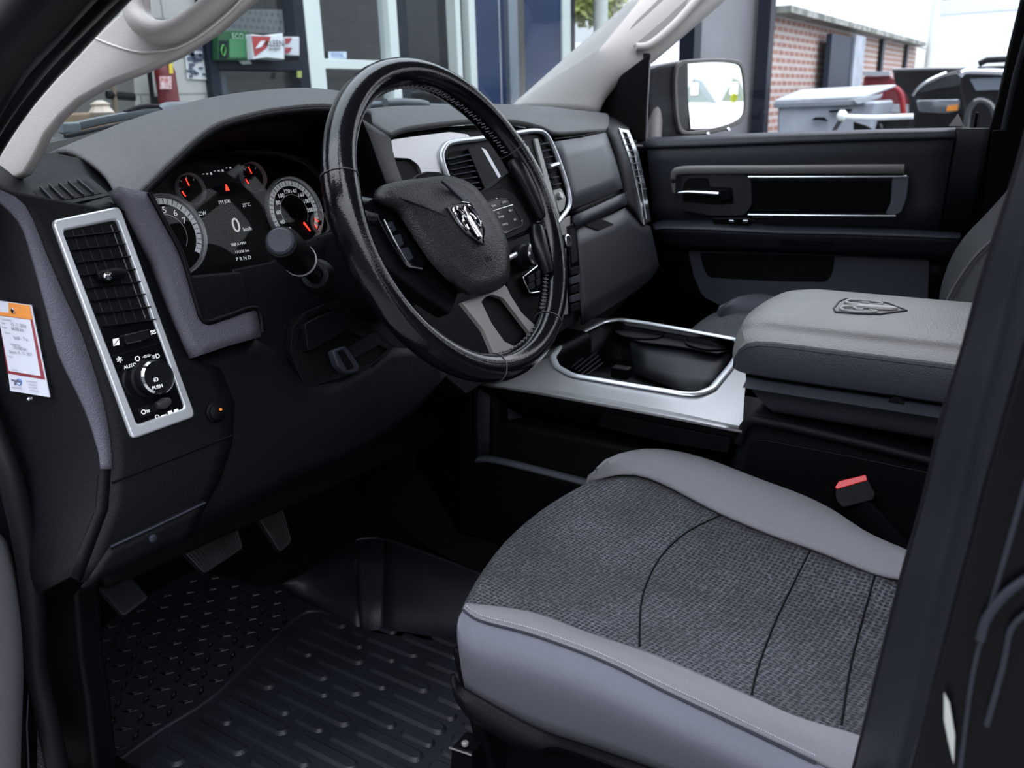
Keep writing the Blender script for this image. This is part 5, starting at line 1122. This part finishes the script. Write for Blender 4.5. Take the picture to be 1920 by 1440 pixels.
S_ = SP((-.52, .42, .80), (0, -.85, .5)); pedal('brake_pedal', 'wide worn brake pedal in the middle of the footwell', [(330, 1020), (438, 962), (457, 1028), (384, 1076)], S_, K_rubber2, 14, arm=[S_(390, 1000)+Vector((0, .01, 0)), S_(385, 930)+Vector((0, .08, .05))])
S_ = SP((-.40, .45, .80), (0, -.85, .5)); pedal('accelerator_pedal', 'narrow ribbed accelerator pedal right of the brake pedal', [(468, 945), (524, 928), (548, 1016), (526, 1036)], S_, K_rubber2, 8, arm=[S_(500, 960)+Vector((0, .01, 0)), S_(490, 880)+Vector((0, .10, .06))])
# ================================================================= YARD AND BUILDINGS
def kind(o, k='structure'): o['kind'] = k; return o
def P_(y): return SY(y)
FY = SY(3.6)
def rect(px0, py0, px1, py1): return [(px0, py0), (px1, py0), (px1, py1), (px0, py1)]
def vrect(S, px0, px1, z0, z1, at=150):
    """upright rectangle between two pixel columns on a wall y = const, real heights"""
    a, b = S(px0, at), S(px1, at); return [Vector((a.x, a.y, z1)), Vector((b.x, b.y, z1)), Vector((b.x, b.y, z0)), Vector((a.x, a.y, z0))]
K_ground = mat('asphalt yard', (.16, .16, .16), .85, var=.3, vscale=2)
V, F = g_box((10, -60, -.03), 200, 200, .06); kind(mesh('ground', V, F, K_ground, smooth=False))
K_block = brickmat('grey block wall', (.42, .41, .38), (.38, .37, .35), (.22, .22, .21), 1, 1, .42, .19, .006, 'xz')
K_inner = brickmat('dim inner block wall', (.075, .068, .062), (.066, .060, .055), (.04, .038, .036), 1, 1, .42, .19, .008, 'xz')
K_navy = mat('navy paint', (.006, .009, .018), .45, spec=.2); K_blue = mat('dark blue sheet', (.018, .036, .095), .5, spec=.2, var=.2, vscale=3)
K_wframe = mat('white window frame', (.62, .66, .63), .4)
K_brick = brickmat('red brick', (.34, .16, .12), (.28, .135, .105), (.46, .41, .38), 1, 1, .32, .118, .028, 'xz', bias=-.2)
K_wsheet = mat('white cladding', (.82, .86, .88), .6, var=.12, vscale=.8)
K_gsheet = mat('grey shutter', (.15, .15, .16), .5, var=.12, vscale=1.5)
def wallx(name, px0, px1, z0, z1, m, y=3.6, th=.2, at=150):
    q = vrect(SY(y), px0, px1, z0, z1, at); V, F = g_slab(q, (0, th, 0)); return kind(mesh(name, V, F, m, smooth=False))
wallx('wall_front', -900, 401, 0, 4.6, K_block)
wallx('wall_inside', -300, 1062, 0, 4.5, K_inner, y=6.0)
V, F = g_box((3, 5.0, 4.65), 26, 3.2, .12); kind(mesh('sun_block_ceiling', V, F, K_inner, smooth=False))  # unseen roof added so no sun reaches the cab through the windows
V, F = g_box((-7.2, -2, 2.3), .3, 18, 4.6); kind(mesh('blocker_wall_left', V, F, mat('dim blocker wall', (.09, .092, .10), .8, var=.3, vscale=.6), smooth=False))  # unseen wall added to cut low side light into the cab
wallx('wall_roller', 1312, 1438, 0, 4.2, K_gsheet)
wallx('wall_brick', 1446, 1712, 0, 2.62, K_brick)
wallx('wall_cladding', 1446, 1757, 2.70, 7.5, K_wsheet, y=3.75)
E0 = SY(3.6)(1757, 90).x
V, F = g_slab([Vector((E0, 3.8, 0)), Vector((E0, -14, 0)), Vector((E0, -14, 4.15)), Vector((E0, 3.8, 4.15))], (.2, 0, 0)); kind(mesh('wall_end', V, F, K_wsheet, smooth=False))
V, F = g_slab([Vector((E0-.04, 3.8, 3.75)), Vector((E0-.04, -14, 3.75)), Vector((E0-.04, -14, 4.2)), Vector((E0-.04, 3.8, 4.2))], (.3, 0, 0)); kind(mesh('trim_1', V, F, mat('cladding cap', (.6, .63, .65), .5), smooth=False))
wallx('wall_back', 1090, 1330, 0, 2.9, K_wsheet, y=11)
wallx('wall_white_bay', 1100, 1300, 0, 1.9, mat('pale bay wall', (.55, .58, .6), .6), y=8)
# roof edge above the brick
e0, e1 = FY(1446, 20), FY(1715, 90)
V, F = g_box(((e0.x+e1.x)/2, 3.55, 2.66), e1.x-e0.x, .5, .10); gut = thing('roof_gutter', 'dark weathered gutter along the top of the red brick wall', 'gutter', (e0.x, 3.5, 2.62))
mesh('gutter_board', V, F, mat('weathered dark gutter', (.10, .11, .09), .8, var=.7, vscale=4, col2=(.35, .35, .32)), gut, smooth=False)
# front door and window assembly
fw_ = thing('blue_framed_window', 'navy framed workshop window with shelf, left of the white window frame', 'window', tuple(FY(480, 180)))
q = vrect(FY, 396, 590, 0, 4.2); 
def bar(name, px0, px1, z0, z1, m, par_, y=3.55, th=.10, at=150):
    V, F = g_slab(vrect(SY(y), px0, px1, z0, z1, at), (0, th, 0)); return mesh(name, V, F, m, par_, bevel=.006)
zat = lambda px, py, y=3.6: SY(y)(px, py).z
bar('frame_post', 396, 414, 0, 4.2, K_navy, fw_); bar('frame_post', 563, 583, 0, 4.2, K_navy, fw_)
bar('shelf_rail', 410, 566, zat(480, 133), zat(480, 113), K_navy, fw_)
bar('glass_pane', 412, 564, zat(480, 113), 4.1, K_glass, fw_, y=3.62, th=.006); bar('glass_pane', 412, 564, .4, zat(480, 133), K_glass, fw_, y=3.62, th=.006)
pg = slab('pegboard', on(SY(4.2), rect(396, 18, 566, 62)), .02, brickmat('pegboard', (.14, .145, .15), (.10, .105, .11), (.20, .20, .2), 1, 1, .05, .045, .012, 'xz'), fw_, bevel=0)
bar('jamb', 414, 424, .3, zat(480, 133), mat('blue jamb', (.03, .045, .07), .4), fw_, y=3.66)
wf = thing('white_framed_window', 'large white framed workshop window behind the steering wheel', 'window', tuple(FY(670, 180)))
bar('frame_post', 583, 613, 0, 4.2, K_wframe, wf); bar('frame_post', 737, 753, 0, 4.2, K_wframe, wf); bar('frame_post', 860, 869, 0, 4.2, K_wframe, wf); bar('frame_post', 884, 896, 0, 4.2, K_wframe, wf)
bar('transom', 610, 740, zat(670, 131), zat(670, 113), K_wframe, wf)
bar('inner_frame', 753, 770, 0, 4.2, K_navy, wf, y=3.62); bar('inner_frame', 869, 884, 0, 4.2, K_navy, wf, y=3.62)
bar('glass_pane', 613, 737, zat(670, 113), 4.1, K_glass, wf, y=3.6, th=.006); bar('glass_pane', 613, 737, .4, zat(670, 131), K_glass, wf, y=3.6, th=.006); bar('glass_pane', 770, 860, .4, 4.1, glassmat('dim glass', (.35, .38, .42), 1.4), wf, y=3.64, th=.006)
bar('lower_panel', 770, 860, .2, zat(800, 108), K_navy, wf, y=3.7)
stk_ = slab('window_sticker', on(SY(3.585), rect(616, 97, 650, 110)), .002, mat('white sticker', (.55, .62, .70), .5), wf, bevel=0); txt('sticker_text', 'TOTAL', 633, 104, SY(3.58), .028, mat('sticker blue', (.05, .12, .4), .5), wf)
bdr_ = thing('blue_roller_door', 'dark blue sheet door with a hanging chain, right of the white window', 'door', tuple(FY(930, 190)))
bar('door_sheet', 896, 957, 0, 4.4, K_blue, bdr_, y=3.55); bar('door_edge', 974, 986, 0, 4.4, mat('brown seal', (.06, .055, .05), .6), bdr_, y=3.5); bar('door_rail', 957, 974, 0, 4.4, mat('grey rail', (.20, .23, .27), .35, metal=.5), bdr_, y=3.5)
bar('side_sheet', 986, 1058, 0, 4.4, K_blue, bdr_, y=3.5); bar('white_jamb', 1056, 1071, 0, 4.4, K_wframe, bdr_, y=3.48); bar('dark_jamb', 1071, 1079, 0, 4.4, K_navy, bdr_, y=3.48)
ch_ = sweep('pull_chain', [Vector((SY(3.45)(938, 100).x, 3.45, z)) for z in (1.35, 2.0, 3.2)], .006, .006, mat('pale chain', (.4, .4, .4), .5), bdr_, n=6)
dp = thing('white_downpipe', 'white pipe at the right end of the blue sheet door', 'pipe', tuple(FY(1092, 150)))
sweep('pipe', [Vector((FY(1092, 100).x, 3.4, z)) for z in (0, 2, 4.4)], .07, .07, K_wframe, dp, n=16)
bp2 = thing('blue_post', 'thin navy post left of the grey shutter wall', 'post', tuple(FY(1304, 150)))
bar('post', 1299, 1312, 0, 4.2, K_navy, bp2, y=3.5, th=.2)
pp = thing('black_post', 'black post between grey shutter and brick wall', 'post', tuple(FY(1441, 150)))
bar('post', 1437, 1446, 0, 4.2, K_navy, pp, y=3.35, th=.2)
# dark door and post in the brick wall
bdx = thing('dark_steel_door', 'dark blue grey steel door set in the red brick wall', 'door', tuple(FY(1575, 180)))
bar('door_leaf', 1553, 1600, 0, 2.45, mat('steel door', (.018, .026, .045), .5, spec=.2, var=.3, vscale=1.5), bdx, y=3.35, th=.1); bar('door_frame', 1598, 1616, 0, 2.5, mat('galvanised post', (.38, .42, .48), .4, metal=.4, var=.3, vscale=3), bdx, y=3.3, th=.12)
for p0_, w_ in ((1649, 4), (1695, 3)):
    t = thing('drain_pipe', 'black drain pipe on the brick wall, '+('nearer one beside the steel door' if p0_ == 1649 else 'farther thin one near the wall end'), 'pipe', tuple(FY(p0_, 150)), 'drain pipes on the brick wall'); bar('pipe', p0_, p0_+w_, 0, 2.6, K_navy, t, y=3.5, th=.06)
pl = thing('white_mast', 'pale pole standing at the corner of the white end wall', 'pole', (E0-.6, 3.2, 0))
sweep('pole', [Vector((SY(3.2)(1749, 60).x, 3.2, z)) for z in (0, 3, 8)], .12, .12, K_wframe, pl, n=14)
# foliage
def leaves(name, label, c, r, n, m, s=.12):
    V = []; F = []
    for i in range(n):
        a = Vector((random.gauss(0, 1), random.gauss(0, 1), random.gauss(0, 1))).normalized()*random.uniform(.55, 1)
        p = Vector(c)+Vector((a.x*r[0], a.y*r[1], a.z*r[2])); u = Vector((random.uniform(-1, 1), random.uniform(-1, 1), random.uniform(-1, 1))).normalized(); v = u.orthogonal().normalized(); k = len(V)
        V += [p-u*s, p+v*s*.5, p+u*s, p-v*s*.5]; F.append((k, k+1, k+2, k+3))
    o = mesh(name, V, F, m, smooth=False); tag(o, label, 'tree'); return o
K_leaf = mat('leaf green', (.16, .22, .05), .6, var=.7, vscale=2, col2=(.03, .05, .015)); K_leaf2 = mat('sunny leaf', (.45, .50, .16), .6, var=.5, vscale=1.5)
hg = SX(E0+1)(1830, 5); h_ = leaves('hedge', 'green hedge showing above the white end wall', (E0+1.8, (hg.y)-3, 4.7), (1.2, 9, .95), 6000, K_leaf, .22); h_['category'] = 'hedge'
tr_ = SY(12)(1140, 0); leaves('tree', 'pale green tree behind the yard right of the blue door', (tr_.x, 13, tr_.z+.5), (2.6, 1.2, 1.2), 3500, K_leaf2, .16)
# things on the front wall
fe = thing('fire_extinguisher', 'red fire extinguisher on the grey block wall, seen over the dashboard', 'fire extinguisher', tuple(SY(3.5)(311, 195)))
cx_ = SY(3.48)(311, 150); r_ = 19*depth(cx_)/FPX; zt, zb_ = SY(3.48)(311, 112).z, SY(3.48)(311, 205).z-.25
lathe('cylinder', (cx_.x, cx_.y, zb_), (0, 0, 1), [(r_*.9, 0), (r_, .02), (r_, zt-zb_-.06), (r_*.75, zt-zb_-.02), (r_*.3, zt-zb_+.01), (r_*.3, zt-zb_+.04)], mat('extinguisher red', (.12, .006, .009), .35), fe, n=28)
fx = SY(3.48-r_-.002)
slab('white_label', on(fx, [(299, 143), (322, 143), (322, 167), (300, 167)]), .002, mat('faded label', (.40, .12, .12), .5, var=.8, vscale=60, col2=(.65, .55, .55)), fe, bevel=0); slab('yellow_label', on(fx, [(316, 112), (323, 112), (325, 138), (318, 138)]), .002, mat('yellow label', (.65, .5, .04), .5), fe, bevel=0)
lathe('valve', (cx_.x, cx_.y, zt), (0, 0, 1), [(.02, 0), (.02, .05), (.03, .06)], K_black, fe); box('wall_bracket', (cx_.x, 3.55, zt-.2), (.05, .12, .04), K_black, fe); sweep('hose', [Vector((cx_.x-r_*.3, 3.5, zt+.02)), Vector((cx_.x-r_-.01, 3.52, zt-.05)), Vector((cx_.x-r_-.01, 3.54, zb_+.1))], .012, .012, K_black, fe, n=10)
pst = thing('wall_poster', 'white poster with small dark pictograms on the grey block wall', 'poster', tuple(FY(368, 150)))
slab('poster_sheet', on(SY(3.59), [(345, 78), (386, 78), (391, 150), (351, 148)]), .003, mat('poster white', (.58, .60, .60), .6), pst, bevel=0)
P = [g_box(SY(3.583)(353+random.random()*32, 86+random.random()*58), .02+.02*random.random(), .003, .008+.015*random.random()) for _ in range(26)]
V, F = join(P); mesh('pictograms', V, F, mat('pictogram dark', (.06, .08, .12), .6), pst, smooth=False)
def goods(name, label, pts, m, y, th, cat='box'):
    q = on(SY(y), pts); t = thing(name, label, cat, tuple(q[-1])); return t, slab('pack', q, th, m, t, bevel=.006)
t, b_ = goods('green_package', 'green boxed product on the window shelf, left of the red and white bag', [(409, 57), (467, 57), (468, 113), (410, 113)], mat('pack green', (.012, .075, .025), .5), 3.5, .1)
slab('pack_panel', on(SY(3.495), rect(430, 72, 462, 108)), .002, mat('pack green light', (.05, .20, .08), .5), t, bevel=0); slab('pack_window', on(SY(3.495), rect(412, 76, 427, 110)), .002, K_navy, t, bevel=0); sweep('pack_ring', cr_(on(SY(3.49), [(415, 94), (419, 84), (423, 94), (419, 105)]), 4, True), .006, .003, mat('ring green', (.10, .35, .08), .5), t, closed=True, n=6)
txt('pack_text', 'ECO', 446, 68, SY(3.49), .03, mat('pack text', (.3, .45, .35), .5), t)
t, b_ = goods('paper_bag', 'red and white bag with black print on the window shelf', [(471, 64), (500, 67), (531, 62), (534, 112), (500, 108), (475, 112)], mat('bag white', (.66, .68, .70), .5), 3.45, .1, 'bag')
slab('red_corner', on(SY(3.445), [(472, 67), (508, 68), (500, 90), (478, 106)]), .002, mat('bag red', (.36, .04, .04), .5), t, bevel=0); slab('white_drop', on(SY(3.44), [(479, 91), (489, 77), (498, 76), (490, 88)]), .002, mat('bag white mark', (.66, .68, .70), .5), t, bevel=0)
txt('bag_text', 'KLEEN', 515, 82, SY(3.44), .035, K_deep, t); txt('bag_text', 'purgatis', 515, 91, SY(3.44), .02, K_deep, t)
t, b_ = goods('small_carton', 'small red and white carton at the right end of the window shelf', [(534, 69), (562, 69), (562, 105), (535, 103)], mat('carton white', (.55, .57, .60), .5), 3.5, .1)
for a in (0, 18): slab('red_flash', on(SY(3.495), [(535, 71+a), (548, 71+a), (543, 81+a), (535, 83+a)]), .002, mat('carton red', (.30, .03, .04), .5), t, bevel=0)
t, b_ = goods('folded_leaflet', 'pale leaflet hanging over the front of the window shelf', [(441, 106), (464, 107), (474, 120), (455, 121)], mat('leaflet', (.5, .55, .53), .5), 3.535, .012, 'leaflet')
t = thing('yellow_tag', 'small yellow tag on the right post of the navy window', 'tag', tuple(SY(3.5)(562, 140))); slab('tag_card', on(SY(3.5), rect(558, 133, 566, 146)), .01, mat('yellow green', (.30, .35, .08), .5), t)
bx_ = thing('workbench_clutter', 'cardboard box with crumpled cloth by the wall, seen just over the wiper', 'box', tuple(SY(3.0)(192, 210)))
slab('carton', on(SY(3.0), [(172, 212), (218, 209), (218, None, 0), (172, None, 0)]), .25, mat('cardboard', (.28, .19, .12), .8), bx_, bevel=.01); V, F = g_lathe(SY(2.95)(190, 204), (0, 0, 1), [(.04, -.03), (.055, -.015), (.035, .01), (.042, .02), (.012, .035)], 7); mesh('crumpled_cloth', V, F, mat('cream cloth', (.5, .42, .34), .8), bx_)
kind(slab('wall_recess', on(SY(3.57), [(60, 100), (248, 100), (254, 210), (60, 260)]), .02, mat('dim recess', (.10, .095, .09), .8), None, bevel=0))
pp2 = thing('steel_stand', 'thin brown steel stand in front of the dim wall left of the extinguisher', 'stand', tuple(SY(3.4)(215, 205))); sweep('stand_pole', on(SY(3.4), [(210, 140), (213, 170), (220, 230), (220, None, 0)]), .014, .014, mat('brown steel', (.12, .09, .06), .5), pp2); sweep('stand_bar', on(SY(3.4), [(200, 178), (252, 182)]), .014, .02, K_deep, pp2)
# wiper
wp = thing('windshield_wiper', 'grey wiper blade and arm resting at the base of the windshield', 'wiper', tuple(SY(.73)(200, 225)))
sweep('wiper_blade', cr_(on(SY(.73), [(118, 244), (150, 235), (200, 224), (260, 214), (298, 210)]), 4), .006, .007, mat('wiper grey', (.05, .06, .066), .4), wp, n=10, pw=3); sweep('blade_edge', on(SY(.70), [(122, 256), (200, 240), (262, 226)]), .004, .004, K_black, wp)
box('wiper_clip', SY(.73)(130, 240), (.03, .02, .018), mat('clip grey', (.09, .105, .115), .4), wp, bevel=.004); sweep('wiper_arm', cr_(on(SY(.73), [(235, 211), (265, 200), (300, 201), (305, 212)]), 3), .004, .004, K_black, wp)
w2 = thing('washer_cowl_cap', 'rounded grey arm cover of the wiper beside the cluster hood', 'cover', tuple(SY(.73)(340, 200))); sweep('arm_cover', cr_(on(SY(.73), [(300, 208), (315, 201), (345, 200), (375, 201)]), 3), .012, .009, mat('cover grey', (.075, .085, .095), .45), w2)
w3 = thing('passenger_wiper', 'dark wiper seen inside the top of the steering wheel', 'wiper', tuple(SY(.72)(740, 198)))
sweep('wiper_blade', on(SY(.72), [(690, 196), (730, 197), (800, 200), (860, 202)]), .012, .008, mat('wiper slate', (.06, .075, .09), .4), w3); sweep('arm_cover', on(SY(.70), [(722, 193), (750, 192), (785, 194), (800, 197)]), .010, .010, mat('cover slate', (.06, .07, .08), .45), w3)
# ------------------------------------------------- yard: waste container and vehicles
wc = thing('waste_container', 'grey plastic waste container with lid in front of the brick wall', 'waste container', tuple(SX(8)(1550, 245)))
S8 = SX(8.0); K_bin = mat('bin grey', (.26, .29, .33), .5, var=.2, vscale=4); K_lid = mat('bin lid pale', (.33, .36, .39), .5)
slab('bin_body', on(S8, [(1458, 196), (1643, 190), (1632, None, 0), (1470, None, 0)]), 1.0, K_bin, wc, bevel=.03); slab('bin_rim', on(SX(7.95), [(1450, 193), (1620, 186), (1621, 197), (1452, 203)]), .05, mat('bin rim', (.14, .16, .18), .5), wc, bevel=.01)
L0 = on(S8, [(1452, 193), (1620, 185)]); L3 = [p+Vector((1.0, 0, .10)) for p in L0]; V, F = g_slab([L0[0], L0[1], L3[1]+Vector((0, -.12, 0)), L3[0]], (0, 0, .03)); mesh('bin_lid', V, F, K_lid, wc, bevel=.01)
slab('lid_fold', on(SX(7.9), [(1598, 186), (1655, 176), (1650, 184), (1608, 196)]), .04, K_lid, wc, bevel=.005); slab('bin_handle', on(SX(7.93), [(1520, 226), (1528, 220), (1545, 220), (1552, 228), (1536, 225)]), .04, K_black, wc, bevel=.004); slab('bin_handle', on(SX(7.93), [(1553, 207), (1595, 204), (1596, 209), (1555, 211)]), .04, K_black, wc, bevel=.003)
def vehicle(name, label, cat, S, pts, th, m, bev=.04):
    q = on(S, pts); t = thing(name, label, cat, tuple(min(q, key=lambda p: p.z))); return t, slab('body', rnd(q, .08, 3), th, m, t, bevel=bev, seg=3)
K_car = mat('black car paint', (.004, .0045, .006), .2, coat=.25, spec=.3); K_car2 = mat('grey black car paint', (.02, .022, .026), .2, coat=.6)
rp_ = thing('red_pickup', 'dark red pickup behind the waste container', 'car', tuple(SX(15)(1660, 240)))
K_rc = mat('dark red paint', (.16, .01, .018), .22, coat=1)
slab('body', rnd(on(SX(15), [(1618, 141), (1672, 139), (1712, 165), (1700, None, 0), (1618, None, 0)]), .08), 3.5, K_rc, rp_, bevel=.06, seg=3); slab('tailgate_cap', on(SX(14.9), rect(1617, 134, 1668, 142)), .1, mat('cap grey', (.3, .32, .34), .4), rp_); sweep('tail_lamp', cr_(on(SX(12.0), [(1668, 166), (1680, 166), (1690, 180), (1694, 216)]), 4), .03, .04, mat('lamp red', (.22, .008, .012), .3), rp_)
t, b_ = vehicle('black_pickup', 'black pickup bed standing beyond the red pickup', 'car', SX(13), [(1672, 133), (1700, 131), (1860, 128), (1860, None, 0), (1708, None, 0), (1706, 190), (1694, 168), (1680, 163)], 1.9, K_car)
sweep('bed_rail', on(SX(12.9), [(1674, 132), (1760, 130), (1860, 130)]), .03, .03, K_car2, t); slab('bumper', on(SX(12.9), rect(1672, 196, 1702, 212)), .2, mat('bumper grey', (.25, .27, .29), .4), t)
t, b_ = vehicle('black_car', 'glossy black car with orange side lamp in its headlight, near the yard fence', 'car', SX(9.5), [(1710, 176), (1716, 168), (1735, 152), (1765, 139), (1800, 131), (1840, 124), (1860, None, 0), (1716, None, 0)], 1.6, K_car)
slab('hood_panel', cr_(on(SX(9.42), [(1722, 172), (1740, 157), (1770, 143), (1797, 137), (1800, 150), (1798, 160), (1760, 166), (1735, 172)]), 3, True), .05, K_car2, t, bevel=.015)
hl = slab('headlight', rnd(on(SX(9.40), [(1716, 188), (1800, 186), (1800, 206), (1778, 213), (1722, 210)]), .03), .05, mat('headlight', (.25, .27, .29), .08, metal=.8), t, bevel=.01); slab('orange_lamp', on(SX(9.38), [(1776, 199), (1797, 196), (1795, 207), (1774, 209)]), .03, mat('lamp orange', (.75, .25, .03), .3), t)
sweep('chrome_strip', cr_(on(SX(9.40), [(1712, 180), (1722, 166), (1745, 150), (1775, 137)]), 4), .02, .02, K_satin, t); slab('grille', on(SX(9.41), [(1716, 216), (1800, 214), (1800, 240), (1716, 240)]), .02, K_black, t)
t, b_ = vehicle('black_suv', 'black off road car at the right edge of the side window with chrome trim', 'car', SX(8.5), [(1800, 140), (1808, 127), (1850, 123), (1900, 122), (1900, None, 0), (1806, None, 0), (1810, 200), (1800, 170)], .9, K_car)
sweep('hood_edge', cr_(on(SX(8.4), [(1800, 143), (1812, 134), (1850, 134), (1890, 136)]), 4), .03, .03, K_satin, t); sweep('wheel_arch', cr_(on(SX(8.4), [(1812, 240), (1818, 205), (1835, 188), (1856, 196), (1866, 220)]), 4), .03, .03, K_car2, t); slab('side_glass', on(SX(8.42), [(1818, 148), (1885, 145), (1880, 168), (1830, 170)]), .02, mat('car glass', (.10, .12, .14), .05, coat=1), t, bevel=0)
V, F = g_sweep(on(SX(8.4), [(1835, 120), (1850, 113), (1890, 111)]), .04, .03); mesh('roof_rack', V, F, K_black, t)
tb = thing('tow_bar', 'pale metal bar lying across in front of the waste container', 'bar', tuple(SX(6.5)(1640, 240)))
sweep('bar', on(SX(6.5), [(1575, 218), (1600, 220), (1640, 221), (1712, 218)]), .022, .022, mat('white metal', (.6, .64, .66), .3), tb, n=14); lathe('bar_end', SX(6.5)(1579, 217), (0, 1, 0), [(.02, -.04), (.045, -.02), (.045, .02), (.02, .04)], K_wframe, tb, n=16); slab('bracket', on(SX(6.5), [(1600, 228), (1625, 236), (1640, 245), (1600, 245)]), .05, K_black, tb); slab('side_plate', on(SX(6.55), [(1645, 226), (1690, 224), (1710, 222), (1700, 245), (1640, 245)]), .05, K_car, tb)
sweep('bar_leg', on(SX(6.5), [(1577, 224), (1565, 243), (1565, None, 0)]), .012, .02, K_car2, tb)
# ------------------------------------------------- houses seen in the door mirror
def refl(px, py, Y):
    p = MP(px, py); d = (p-CAM).normalized(); n = MN; r = d-n*2*d.dot(n); return p+r*((Y-p.y)/r.y)
K_gable = mat('gable grey', (.14, .17, .17), .7); K_gable2 = mat('gable green grey', (.12, .15, .11), .7); K_ww = mat('white house wall', (.85, .85, .85), .6)
for nm, lb, ap, l, r_m, m in (('gable_house', 'grey gabled house mirrored in the left half of the door mirror', (1301, 147), (1274, 193), (1331, 193), K_gable), ('gable_house', 'green grey gabled house mirrored in the right half of the door mirror', (1375, 146), (1352, 191), (1396, 191), K_gable2)):
    Y = -110; a = refl(*ap, Y); b = refl(*l, Y); c = refl(*r_m, Y); t = thing(nm, lb, 'house', (a.x, Y, 0), 'gabled houses seen in the mirror')
    V, F = g_slab([a, b, c], (0, -8, 0)); mesh('gable', V, F, m, t, smooth=False)
    zl = min(b.z, c.z); V, F = g_slab([Vector((b.x, Y, b.z)), Vector((c.x, Y, c.z)), Vector((c.x, Y, 0)), Vector((b.x, Y, 0))], (0, -8, 0)); mesh('house_wall', V, F, K_ww, t, smooth=False)
    wq = refl(ap[0]+1, ap[1]+20, Y+.1); box('white_window', wq, (.9, .1, 1.4), K_ww, t, bevel=.02)
bu = refl(1376, 184, -26); leaves('garden_bush', 'yellow green bush mirrored before the right gable in the door mirror', tuple(bu), (.10, .1, .16), 260, mat('yellow bush', (.40, .42, .02), .6), .035)
V, F = g_slab([refl(1250, 196, -24), refl(1420, 194, -24), Vector((refl(1420, 194, -24).x, -24, 0)), Vector((refl(1250, 196, -24).x, -24, 0))], (0, -.2, 0)); kind(mesh('wall_rear_fence', V, F, K_ww, smooth=False))
